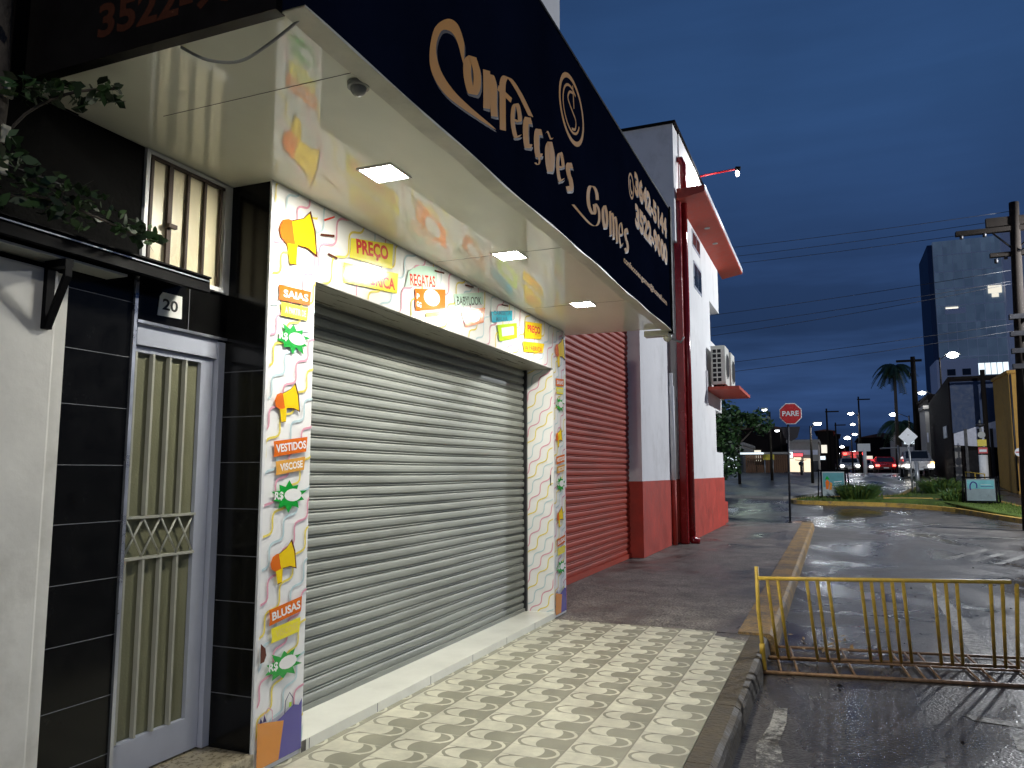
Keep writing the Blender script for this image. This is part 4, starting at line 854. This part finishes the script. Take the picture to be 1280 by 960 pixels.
shrub(1.05,37.6,2.2,.75,'bushy grass clump beside the left framed advert',1)
shrub(4.6,40.6,2.2,.8,'bushy grass clump right of the diamond sign post',2)
shrub(4.55,36.2,1.1,.6,'dark small clump just left of the grey framed advert',3)
shrub(5.6,36.4,1.4,.45,'low clump behind the legs of the grey framed advert',4)

# street lamps
def street_lamp(x,y,h,label,arm=(1.2,0),lit='lamp_far',power=0,rad=.15,tall=0,size=1,lightcol=(.93,.97,1.0),dark=True):
    z=zg(y); t=thing('street_lamp',(x,y,z),label,'street lamp','street lamps along the avenue')
    m=MB('pole_grey' if not dark else 'concrete_pole'); m.tube([(x,y,z),(x,y,h-.1+tall)],.09,8,r2=.05); m.build('pole',t)
    m=MB('concrete_pole' if dark else 'pole_grey'); ax,ay=arm; m.tube([(x,y,h-.25),(x+ax*.5,y+ay*.5,h+.02),(x+ax,y+ay,h+.08)],.03,6); m.build('arm',t)
    m=MB('grey_plastic'); m.box(x+ax-.25*size,x+ax+.25*size,y+ay-.15,y+ay+.15,h+.05,h+.14,bev=.02); m.build('head',t)
    m=MB(lit); m.ball((x+ax,y+ay,h+.03),.19*size,.16*size,.10*size); m.build('lens',t)
    if power: plight('lamp_glow',(x+ax,y+ay,h-.15),power,lightcol,t,rad)
    return t
street_lamp(-1.05,48,4.25,'brightest low street lamp straight above the left framed advert',(.4,0),'lamp',160,.2,size=1.0)
street_lamp(7.2,60,9.45,'street lamp shining in front of the tall glass tower',(.8,0),'lamp',160,.2,dark=True,size=1.9)
street_lamp(7.1,62,7.1,'street lamp to the right of the tall wooden utility pole',(-.9,0),'lamp_far',80,size=1.3,dark=True)
street_lamp(6.3,74,6.4,'street lamp in front of the lower palm fronds',(-1.2,0),'lamp',120,size=1.4,dark=True)
street_lamp(2.3,72,6.45,'upper centre street lamp of the far row over the avenue',(-.6,0),'lamp',160,size=1.2)
street_lamp(3.0,95,6.8,'second centre street lamp, just below and right of the upper one',(-.6,0),'lamp_far',100,size=1.3)
street_lamp(1.8,78,4.6,'left lamp of the close far pair over the avenue',(-.35,0),'lamp_far',0,size=1.5)
street_lamp(2.6,84,5.2,'right lamp of the close far pair over the avenue',(-.35,0),'lamp_far',0,size=1.2)
for i,(x,y,h,s,lb) in enumerate(((1.6,105,4.6,1.4,'tiny far lamp below the close pair'),(1.2,125,4.2,1.4,'tiny far lamp low over the avenue end'),(.9,140,3.6,1.4,'lowest tiny far lamp at the avenue end'),(-3.9,70,5.0,1.0,'small lamp above the low shops on the left'),(-3.4,50,5.3,.8,'small lamp right beside the stop sign'))):
    street_lamp(x,y,h,lb,(-.3,0),'lamp_far',0,size=s)
# main luminaire on the big utility pole (right edge, head just out of frame)
up=thing('utility_pole',(5.15,26,-.15),'tall dark utility pole with crossarms at the right edge','utility pole')
m=MB('concrete_pole'); m.tube([(5.08,26,-.15),(5.3,26,9.4)],.17,10,r2=.13); m.build('pole',up)
m=MB('concrete_pole'); m.box(3.75,7.3,25.9,26.1,8.55,8.68); m.build('crossarm',up)
m=MB('concrete_pole'); m.box(4.55,6.6,25.92,26.08,8.72,8.98); m.build('crossarm',up)
m=MB('concrete_pole'); m.box(4.60,6.2,25.92,26.08,7.80,7.92); m.build('crossarm',up)
for x,z in ((3.9,8.45),(4.5,8.45),(4.75,7.62),(5.0,7.72),(5.9,7.7),(5.9,8.45)):
    m=MB('grey_plastic'); m.tube([(x,26,z),(x,26,z+.13)],.05,8,'pole_dark'); m.build('insulator',up)
m=MB('concrete_pole'); m.tube([(4.7,26,8.55),(5.2,26,8.0)],.025,6); m.tube([(5.9,26,8.55),(5.3,26,8.0)],.025,6); m.build('brace',up)
for z in (5.9,5.4,4.9,4.45): 
    m=MB('pole_dark'); m.box(4.95,5.45,25.8,26.0,z,z+.14); m.build('clamp',up)
lm=thing('street_lamp',(5.3,26,8.1),'street lamp arm carried by the big utility pole at the right edge','street lamp')
m=MB('pole_grey'); m.tube([(5.3,25.9,7.9),(6.6,25.3,8.3),(8.4,25.0,8.45)],.035,8); m.build('arm',lm)
m=MB('grey_plastic'); m.box(8.2,8.8,24.85,25.15,8.42,8.52,bev=.02); m.build('head',lm)
m=MB('lamp'); m.box(8.28,8.72,24.9,25.1,8.40,8.418); m.build('lens',lm)
plight('lamp_glow',(8.5,25.0,8.25),STREET_W,(.93,.96,1.0),lm,.14)
rl=thing('street_lamp',(5.2,-9,-.15),'street lamp on the kerb behind the viewpoint','street lamp')
m=MB('pole_grey'); m.tube([(5.2,-9,-.15),(5.2,-9,7.6)],.08,8); m.build('pole',rl)
m=MB('pole_grey'); m.tube([(5.2,-9,7.5),(4.0,-9,7.9)],.035,8); m.build('arm',rl)
m=MB('grey_plastic'); m.box(3.7,4.3,-9.15,-8.85,7.88,7.98,bev=.02); m.build('head',rl)
m=MB('lamp'); m.box(3.78,4.22,-9.1,-8.9,7.86,7.878); m.build('lens',rl)
plight('lamp_glow',(4.0,-9,7.7),REAR_W,(1,.95,.86),rl,.14)
# second wooden/concrete pole mid distance
t=thing('utility_pole',(5.45,60,zg(60)),'distant dark utility pole right of the palms','utility pole')
m=MB('concrete_pole'); m.tube([(5.55,60,zg(60)),(5.55,60,9.5)],.22,8,r2=.15); m.build('pole',t); m=MB('concrete_pole'); m.box(4.5,6.1,59.9,60.1,9.15,9.3); m.build('crossarm',t)
t=thing('utility_pole',(7.9,48,zg(48)),'dark utility pole in front of the pale lower apartment block','utility pole')
m=MB('concrete_pole'); m.tube([(7.75,48,zg(48)),(7.75,48,7.0)],.12,8); m.build('pole',t); m=MB('concrete_pole'); m.box(6.4,8.6,47.95,48.05,6.55,6.68); m.build('crossarm',t)
for i,(x,y,h) in enumerate(((-.2,66,6.5),(.5,80,6.2),(2.35,72,7.9))):
    t=thing('utility_pole',(x,y,zg(y)),('slim dark pole over the low shops','slim dark pole behind the shop lamps','thin mast above the upper centre lamp')[i],'utility pole')
    m=MB('concrete_pole'); m.tube([(x,y,zg(y)),(x,y,h)],.11,6,r2=.07); m.build('pole',t); m=MB('concrete_pole'); m.box(x-.1,x+.9,y-.05,y+.05,h-.3,h-.2); m.build('crossarm',t)
# overhead cables
for i,(y,za,zb,sg_) in enumerate(((26,9.15,9.15,.35),(26.3,8.95,9.0,.45),(26.2,8.62,8.70,.4),(27,6.55,7.6,.35),(27.2,6.1,7.3,.4),(27.1,5.75,7.2,.55),(27.3,4.7,6.0,.3),(27.5,4.4,5.8,.4))):
    m=MB('pole_dark'); pts=[]
    for j in range(21):
        s=j/20; pts.append((-14+19.3*s,y,za+(zb-za)*s-sg_*4*s*(1-s)*.6))
    m.tube(pts,.008,4); tag(m.build('cable',origin=(5.3,y,zb)),'thin dark overhead cable crossing the sky to the big utility pole','cable','overhead cables over the crossing')

# ================================================================ TREES
def palm(x,y,h,label,seed,fl=1.3):
    rnd=random.Random(seed); z=zg(y); t=thing('palm_tree',(x,y,z),label,'palm')
    m=MB('bark'); m.tube([(x-.15,y,z),(x-.05,y,z+h*.5),(x,y,z+h)],.16,8,r2=.10); m.build('trunk',t)
    m=MB('leaf_dark')
    for i in range(26):
        a=2*math.pi*i/26+rnd.uniform(-.2,.2); el=rnd.uniform(-.1,.9); L_=fl*rnd.uniform(.85,1.15); prev=None
        spine=[]
        for j in range(9):
            s=j/8; rr=L_*s*math.cos(el*.6); zz=z+h+.1+L_*(math.sin(el)*s-1.15*s*s); spine.append(Vector((x+math.cos(a)*rr,y+math.sin(a)*rr,zz)))
        for j in range(8):
            d=(spine[j+1]-spine[j]).normalized(); sd=d.cross(Vector((0,0,1))).normalized()
            for q in range(3):
                p=spine[j].lerp(spine[j+1],q/3); ln=.32*fl/1.3*(1-.6*abs(j/8-.4))
                for sgn in (-1,1):
                    tip=p+sd*sgn*ln*.8+d*ln*.35-Vector((0,0,ln*.55)); m.raw([tuple(p),tuple(p+d*.13),tuple(tip)],[(0,1,2)])
    m.build('crown',t,recalc=False)
palm(5.1,70,8.6,'tall palm silhouetted against the sky left of the utility pole',1,1.75)
palm(6.0,80,4.5,'shorter palm below and behind the tall palm',2,2.0)
def tree(x,y,zb,crowns,label,seed,n=1500,sz=.14,trunk=.14,name='broadleaf_tree'):
    rnd=random.Random(seed); t=thing(name,(x,y,zb),label,'tree')
    m=MB('bark'); top=crowns[0][0]; m.tube([(x,y,zb),(x+.05,y,(zb+top[2])/2),tuple(top)],trunk,8,r2=trunk*.5)
    for c,r_ in crowns[1:]: m.tube([(x,y,zb+(top[2]-zb)*.5),tuple(c)],trunk*.5,6,r2=trunk*.2)
    m.build('trunk',t)
    m=MB('leaf'); 
    tot=sum(r_[0]*r_[2] for c,r_ in crowns)
    for c,r_ in crowns:
        for k in range(7):
            cc=(c[0]+rnd.uniform(-.6,.6)*r_[0],c[1]+rnd.uniform(-.6,.6)*r_[1],c[2]+rnd.uniform(-.6,.6)*r_[2]); leaves(m,cc,tuple(q*.5 for q in r_),int(n*r_[0]*r_[2]/tot/7),sz,('leaf','leaf_dark','leaf'),rnd,shell=.1)
    m.build('crown',t,recalc=False)
tree(-5.3,41,zg(41),[((-5.0,41,3.6),(1.3,1.2,1.5)),((-4.2,41,4.5),(.9,.9,.7)),((-3.3,41.3,4.0),(.8,.8,.75)),((-5.2,41,2.0),(.9,.9,1.0))],'dark leafy tree behind the corner building with a lamp shining through',4,2600,.12)
tree(-4.6,24.0+9,zg(33),[((-4.3,33,4.2),(.9,.9,.9)),((-4.4,33,3.0),(.8,.8,1.0)),((-4.4,33,1.8),(.6,.6,.8))],'dense dark tree hugging the far corner of the white building',9,1800,.10)
street_lamp(-5.0,47,4.75,'greenish lamp glowing among the leaves of the left tree',(.5,0),'lamp',110,lightcol=(.8,1,.75),size=.9)

# ================================================================ FAR BUILDINGS
def house(x0,x1,y0,y1,z1,key,label,wins=(),name='house',roof=None,lit=(),fascia=None):
    z0=zg((y0+y1)/2)-.3; t=thing(name,((x0+x1)/2,(y0+y1)/2,z0),label,'building'); m=MB(key); m.box(x0,x1,y0,y1,z0,z1); m.build('wall',t)
    if roof: 
        m=MB(roof); m.prism([(x0-.3,z1),(x1+.3,z1),((x0+x1)/2,z1+.22*(x1-x0)*.5)],'y',y0-.3,y1+.3); m.build('roof',t)
    else:
        m=MB(key); m.box(x0-.1,x1+.1,y0-.1,y1+.1,z1+.002,z1+.25); m.build('parapet',t)
    for (a,b_,c,d_,side,k) in wins:
        m=MB(k)
        if side=='f': m.box(a,b_,y0-.06,y0-.004,c,d_)
        elif side=='l': m.box(x0-.06,x0-.004,a,b_,c,d_)
        else: m.box(x1+.004,x1+.06,a,b_,c,d_)
        m.build('window',t)
    return t
rnd=random.Random(21)
for i,(x,y,w_,h_,k) in enumerate(((-2.6,67.9,.9,.25,'red_neon'),(-3.1,67.9,.35,.5,'win_cool'),(7.0,67-.1,.5,.4,'lamp_warm'),(-.8,83.8,.5,.35,'win_cool'),(4.6,111.7,1.0,.5,'red_neon'),(6.6,83.7,.9,.3,'shop_lit'))):
    t=thing('shop_light_box',(x,y,2.6),('red light box over the lit low shop','small cool light box beside the lit low shop','warm light box on the narrow brown building','pale light box on the dark house behind the shop','red light box at the far end of the avenue','warm light box on the pale house behind the pickup')[i],'light box'); m=MB(k); m.box(x-w_/2,x+w_/2,y-.12,y,2.9-h_/2,2.9+h_/2); m.build('panel',t); m=MB('pole_dark'); m.box(x-w_/2-.05,x+w_/2+.05,y,y+.06,2.85-h_/2,2.95+h_/2); m.build('casing',t)
# timber kiosk on the left with yellow sign
t=thing('timber_enclosure',(-4.3,60,zg(60)),'brown timber slatted enclosure with a lit white edge above','enclosure')
m=MB('wood'); 
x=-5.9
while x<-2.85: m.box(x,x+.13,59.9,59.97,zg(60)+.1,2.75); x+=.155
m.box(-5.9,-2.85,59.98,60.02,1.5,1.62); m.box(-5.9,-2.85,59.98,60.02,2.4,2.52); m.build('slat_wall',t)
m=MB('win_cool'); m.box(-6.6,-4.6,59.6,59.8,2.80,2.92); m.build('light_strip',t)
m=MB('pale_house'); m.box(-6.6,-2.9,59.82,64,2.80,2.95); m.build('roof',t)
t=thing('yellow_sign',(-4.2,58,zg(58)),'small yellow board on posts before the timber enclosure','sign')
m=MB('yellow_sign'); m.box(-4.5,-3.75,57.98,58.02,2.35,2.75); m.build('board',t); m=MB('pole_grey'); m.tube([(-4.4,58,1.2),(-4.4,58,2.4)],.04,6); m.tube([(-3.85,58,1.2),(-3.85,58,2.4)],.04,6); m.build('post',t)
house(-3.3,-.95,68,78,3.9,'pale_house','low pale shop with a lit front straight past the stop sign',[(-3.2,-2.3,1.5,2.7,'f','shop_lit'),(-2.1,-1.5,1.5,2.6,'f','shop_lit'),(-1.4,-1.0,1.5,2.4,'f','win_dark'),(-3.25,-1.0,2.9,3.3,'f','pale_glow')],roof=None,name='shop_building')
house(-9,-3.6,75,88,5.4,'dark_house','dark low building behind the timber enclosure',[(-7,-6,2.5,3.5,'f','win_lit')],roof='roof')
house(-20,-6.5,64,74,3.6,'pale_house','pale low building at the far left behind the trees',[(-9,-7,1.8,2.8,'f','win_cool')])
house(-1.2,.3,84,96,5.6,'dark_house','narrow dark house behind the lit shop',[(-.9,-.3,3.4,4.2,'f','win_lit')],roof='roof')
house(-1.0,1.0,110,125,6.4,'dark_house','dark house at the far left end of the avenue',roof='roof')
house(3.6,9,112,130,6.0,'dark_house','dark house at the far right end of the avenue',[(4.2,5,3,3.6,'f','win_lit')],roof='roof')
house(.2,3.8,190,210,7.0,'dark_house','dark block closing the avenue in the distance',[(1,2.5,3,4,'f','red_neon')])
house(6.4,8.4,84,100,5.5,'pale_house','pale far house behind the parked pickup',[(6.6,7.3,2.0,2.8,'f','win_lit'),(6.6,8.2,4.2,4.6,'f','win_cool')])
house(7.1,8.3,67,78,7.2,'dark_house','narrow brown building at the left of the dark corner block',[(68,69.5,1.5,2.8,'l','shop_lit')])
house(6.35,7.6,62.5,66,6.0,'pale_house','slim building with a lit shop front on the right side of the avenue',[(62.8,63.6,1.5,2.6,'l','shop_lit'),(64,65,1.5,2.6,'l','win_dark'),(6.4,6.5,3.6,4.3,'f','pale_glow')],roof=None)
# dark corner block with slanting parapet and blue cladding
db=thing('dark_building',(8.0,52,zg(52)),'dark block with blue cladding and black columns left of the ochre house','building')
m=MB('dark_house'); m.prism([(50.0,.5),(60,.5),(60,6.2),(50.0,6.9)],'x',6.35,14); m.build('wall',db)
m=MB('blue_wall'); m.box(6.42,13,49.9,49.98,3.7,6.6); m.build('cladding',db)
m=MB('pale_glow'); m.prism([(6.45,3.0),(6.45,3.65),(9.4,4.6),(9.4,2.8)],'y',49.85,49.9); m.box(6.45,6.75,49.86,49.95,.9,2.95,'pale_house'); m.build('band',db)
for x in (6.95,7.6,8.2):
    m=MB('pole_dark'); m.box(x,x+.14,49.7,49.84,.8,3.9); m.build('column',db)
m=MB('hole'); m.box(7.05,9.2,49.86,49.95,.9,2.7); m.build('gateway',db)
m=MB('sign_white'); m.box(6.31,6.345,51.6,53,3.5,4.2); m.build('wall_sign',db)
# ochre house at the right
oh=thing('ochre_house',(8.6,44,zg(44)),'ochre yellow two storey house at the right edge','building')
m=MB('ochre_house'); m.box(8.10,16,43.5,47.4,.2,6.25); m.build('wall',oh)
m=MB('roof'); m.box(8.02,16,43.38,47.4,6.252,6.40,'ochre_house'); m.build('parapet',oh)
for a,b_,c,d_ in ((8.75,9.3,5.2,6.1),(8.8,9.5,2.15,2.6),(8.85,9.4,1.1,1.8)):
    m=MB('win_dark'); m.box(a,b_,43.44,43.495,c,d_); m.build('window',oh)
m=MB('sign_white'); m.box(8.5,8.95,43.40,43.45,4.3,4.75); m.build('wall_sign',oh)
m=MB('pole_dark'); m.tube([(8.16,43.4,.6),(8.16,43.4,6.2)],.045,6); m.tube([(8.16,43.42,2.55),(8.7,43.42,2.55)],.03,6); m.build('downpipe',oh)
t=thing('round_sign',(8.15,42.5,.7),'small round pale sign on a rusty post before the ochre house','sign')
m=MB('rust_bar'); m.box(8.08,8.20,42.48,42.52,.5,2.2,'wood'); m.build('post',t); m=MB('sign_white'); m.tube([(8.14,42.45,2.42),(8.14,42.47,2.42)],.2,16); m.box(7.98,8.3,42.442,42.449,2.39,2.45,'signal_red'); m.build('plate',t)
# white pillar with stacked notices
t=thing('notice_pillar',(6.95,45,.8),'white round pillar with stacked coloured notices by the ochre house','pillar')
m=MB('white_wall'); m.tube([(7.05,45,.6),(7.05,45,2.35)],.2,14); m.build('pillar',t)
m=MB('signal_red'); m.box(6.82,7.22,44.75,44.78,2.42,2.72); m.box(6.86,7.18,44.74,44.748,2.5,2.62,'sign_white'); m.build('notice',t)
m=MB('yellow_sign'); m.box(6.80,7.20,44.75,44.78,2.78,3.12); m.build('notice',t)
m=MB('grey_plastic'); m.tube([(7.0,44.8,3.35),(7.0,44.7,3.35)],.17,12); m.tube([(7.0,45,2.3),(7.0,45,4.1)],.04,6); m.ball((7.0,44.9,3.85),.22,.12,.10,'pole_dark'); m.build('notice',t)
t=thing('barrier',(6.3,44,.7),'short yellow rail behind the grey framed advert','barrier')
m=MB('yellow_paint'); m.tube([(6.1,44,.6),(6.1,44,1.5),(6.9,44,1.4),(6.9,44,.6)],.04,6); m.tube([(6.5,44,.6),(6.5,44,1.45)],.03,6); m.build('frame',t)
# towers
tw=thing('glass_tower',(23,150,1.4),'tall blue-grey glass tower with a few lit windows','building')
m=MB('blue_glow'); m.box(18.0,28.2,150,165,1,41.6)
for i in range(13): m.box(18.0,28.2,149.93,149.995,3+i*3.0,3.12+i*3.0,'pale_glow')
for i in range(8): m.box(18.0+i*1.45,18.06+i*1.45,149.95,149.996,1,41.5,'pale_glow')
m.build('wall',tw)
m=MB('blue_wall'); m.box(17.2,17.99,150.5,164,1,41.2); m.build('side_fin',tw)
for a,b_,c,d_,k in ((19.3,22.4,28.6,29.6,'pale_glow'),(19.4,21.3,29.5,29.8,'win_lit'),(25.9,27.9,31.7,33.0,'win_lit'),(26.4,27.4,31.0,31.65,'win_lit')):
    m=MB(k); m.box(a,b_,149.85,149.92,c,d_); m.build('window',tw)
tw=thing('pale_tower',(32,150,1.4),'pale grey tower with small dark windows right of the glass tower','building')
m=MB('pale_glow'); m.box(28.25,36,149,165,1,43.5); m.build('wall',tw)
for i in range(12):
    for x in (29.6,32.0,34.2):
        m=MB('win_dark' if not(i==10 and x<30) else 'win_lit'); m.box(x,x+.9,148.9,148.99,5+i*3.2,6.2+i*3.2); m.build('window',tw)
tw=thing('apartment_block',(19,140,1.4),'pale lower apartment block with four dark windows below the glass tower','building')
m=MB('pale_house'); m.box(16.1,21.8,138,147,1,19.2,'pale_glow'); m.box(21.85,26,138.5,147,1,16.2,'blue_wall'); m.build('wall',tw)
for x in (17.5,19.6):
    for z in (16.6,13.9,11.2): 
        m=MB('win_dark'); m.box(x,x+1.15,137.9,137.99,z,z+1.0); m.build('window',tw)
m=MB('win_cool'); m.box(21.9,25.9,138.3,138.45,16.6,18.4)
for x in (22.7,23.5,24.3,25.1): m.box(x,x+.08,138.25,138.295,16.6,18.4,'blue_wall')
m.build('window',tw)
# ================================================================ VEHICLES
def wheel(m,x,y,z,r=.32,w_=.22): m.tube([(x-w_/2,y,z),(x+w_/2,y,z)],r,16,'rubber'); m.tube([(x-w_/2-.005,y,z),(x+w_/2+.005,y,z)],r*.55,12,'pole_grey')
def car(name,x,y,key,label,lights='head',kind='hatch',w_=1.75,group='vehicles on the avenue'):
    z=zg(y); t=thing(name,(x,y,z),label,'car' if kind!='pickup' else 'pickup truck',group); L_=4.2; hw=w_/2
    if kind=='pickup': prof=[(-2.3,.45),(-2.32,.95),(-1.2,1.05),(-.7,1.65),(.7,1.68),(.95,1.05),(2.5,1.05),(2.5,.5)]
    else: prof=[(-2.05,.35),(-2.1,.72),(-1.15,.93),(-.45,1.45),(1.1,1.47),(1.85,.98),(2.05,.9),(2.05,.35)]
    bm=bmesh.new(); 
    def ring(xx,ins):
        return [bm.verts.new((x+xx*(1-(.16 if q[1]>1.1 else 0)),y+q[0],z+q[1])) for q in prof]
    A=ring(-hw,0);B=ring(hw,0); n=len(prof); bm.faces.new(A); bm.faces.new(B[::-1])
    for i in range(n): bm.faces.new((A[i],A[(i+1)%n],B[(i+1)%n],B[i]))
    bmesh.ops.bevel(bm,geom=bm.edges[:],offset=.06,segments=2,affect='EDGES'); bm.verts.index_update()
    m=MB(key); m.raw([q.co[:] for q in bm.verts],[[q.index for q in f.verts] for f in bm.faces]); bm.free(); m.build('body',t)
    m=MB('win_dark'); a=prof[2];c=prof[3]; q=hw*.8
    e=.02
    m.raw([(x-q,y+a[0]+.06,z+a[1]+.05+e),(x+q,y+a[0]+.06,z+a[1]+.05+e),(x+q*.93,y+c[0]-.06,z+c[1]-.06+e),(x-q*.93,y+c[0]-.06,z+c[1]-.06+e)],[(0,1,2,3)]); m.build('windscreen',t)
    for sx_ in (-1,1):
        m=MB('headlight' if lights=='head' else 'taillight'); m.box(x+sx_*hw*.78-.16,x+sx_*hw*.78+.16,y+prof[1][0]-.03,y+prof[1][0]+.05,z+.58,z+.76,bev=.02); m.build('headlight' if lights=='head' else 'taillight',t)
        for yy in (-1.3,1.35):
            m=MB('rubber'); wheel(m,x+sx_*(hw-.1),y+yy,z+.32); m.build('wheel',t)
    m=MB('rubber'); m.box(x-hw*.6,x+hw*.6,y+prof[0][0]-.05,y+prof[0][0]+.05,z+.38,z+.50); m.build('bumper',t)
    m=MB('sign_white'); m.box(x-.2,x+.2,y+prof[0][0]-.08,y+prof[0][0]-.052,z+.42,z+.52); m.build('number_plate',t)
    return t
car('car',1.6,82,'car_silver','silver car with bright headlights coming up the avenue')
car('car',3.25,94,'car_white','small white car with headlights behind the silver car')
car('car',4.45,78,'car_red','red car left of the pickup',lights='tail')
car('car',5.35,90,'car_red','red car farther back behind the pickup',lights='tail')
car('car',.55,88,'car_dark','dark parked car at the left kerb behind the silver car',lights='tail')
for x,y,k,lt,lb in ((1.0,104,'car_white','head','far white car with lit headlights at the left of the traffic'),(2.7,112,'car_dark','tail','far dark car with red tail lights in the middle of the traffic'),(4.6,106,'car_silver','tail','far silver car with red tail lights beyond the red cars'),(6.0,120,'car_dark','head','far dark car with headlights near the right kerb'),(3.7,130,'car_red','tail','farthest red car at the avenue end'),(1.3,138,'car_silver','head','farthest car with headlights at the avenue end')): car('car',x,y,k,lb,lights=lt)
pk=car('pickup_truck',5.0,56,'car_silver','pale pickup truck stopped right of the diamond sign post',kind='pickup',w_=1.62)
m=MB('amber'); m.box(5.62,5.80,53.6,53.7,zg(56)+.78,zg(56)+.92); m.build('indicator',pk)
bs=thing('red_truck',(2.2,90,zg(90)),'box truck lit red in the traffic at the avenue centre','truck')
m=MB('car_red'); m.box(1.0,3.4,90,97,zg(90)+.5,zg(90)+2.3,bev=.08); m.build('box',bs); m=MB('win_dark'); m.box(1.2,3.2,89.9,89.97,zg(90)+1.2,zg(90)+1.9); m.build('rear_window',bs)
for sx_ in (1.2,3.0):
    m=MB('taillight'); m.box(sx_,sx_+.35,89.85,89.95,zg(90)+1.9,zg(90)+2.15,bev=.02); m.build('taillight',bs)
    m=MB('rubber'); wheel(m,sx_+.15,91,zg(90)+.45,.45); m.build('wheel',bs)
plight('taillight_glow',(2.2,89.0,zg(90)+1.7),60,(1,.05,.04),bs,.3)
# motorcycle parked at the left corner
mc=thing('motorcycle',(-1.9,56,zg(56)+.11),'dark motorcycle parked on the far left pavement','motorcycle')
z=zg(56)+.11
for yy in (55.4,56.6):
    m=MB('rubber'); m.tube([(-1.96,yy,z+.3),(-1.84,yy,z+.3)],.3,14); m.build('wheel',mc)
m=MB('car_dark'); m.ball((-1.9,55.9,z+.75),.18,.4,.16); m.ball((-1.9,56.4,z+.8),.16,.4,.08); m.box(-1.98,-1.82,55.7,56.3,z+.3,z+.6); m.build('body',mc)
m=MB('pole_dark'); m.tube([(-2.25,55.6,z+1.0),(-1.9,55.5,z+.95),(-1.55,55.6,z+1.0)],.025,6); m.tube([(-1.9,55.4,z+.3),(-1.9,55.5,z+1.0)],.03,6); m.build('handlebar',mc)
# white pillar with sign in the avenue centre
t=thing('road_sign',(2.25,62,zg(62)),'white post with a rectangular white board in the avenue centre','sign')
m=MB('white_wall'); m.tube([(2.25,62,zg(62)),(2.25,62,3.2)],.13,8); m.build('post',t); m=MB('sign_white'); m.box(1.8,2.65,61.9,61.93,3.0,3.55); m.build('board',t)
t=thing('road_sign',(5.35,68,zg(68)),'white rectangular board on a tall post left of the dark pole','sign')
m=MB('pole_grey'); m.tube([(4.9,68,zg(68)),(4.9,68,3.6)],.07,8); m.tube([(3.6,68,3.35),(5.6,68,3.45)],.06,6); m.build('post',t); m=MB('sign_white'); m.box(5.0,5.95,67.9,67.93,2.65,3.45); m.build('board',t)
for o in bpy.data.objects:
    if '_o' in o: del o['_o']
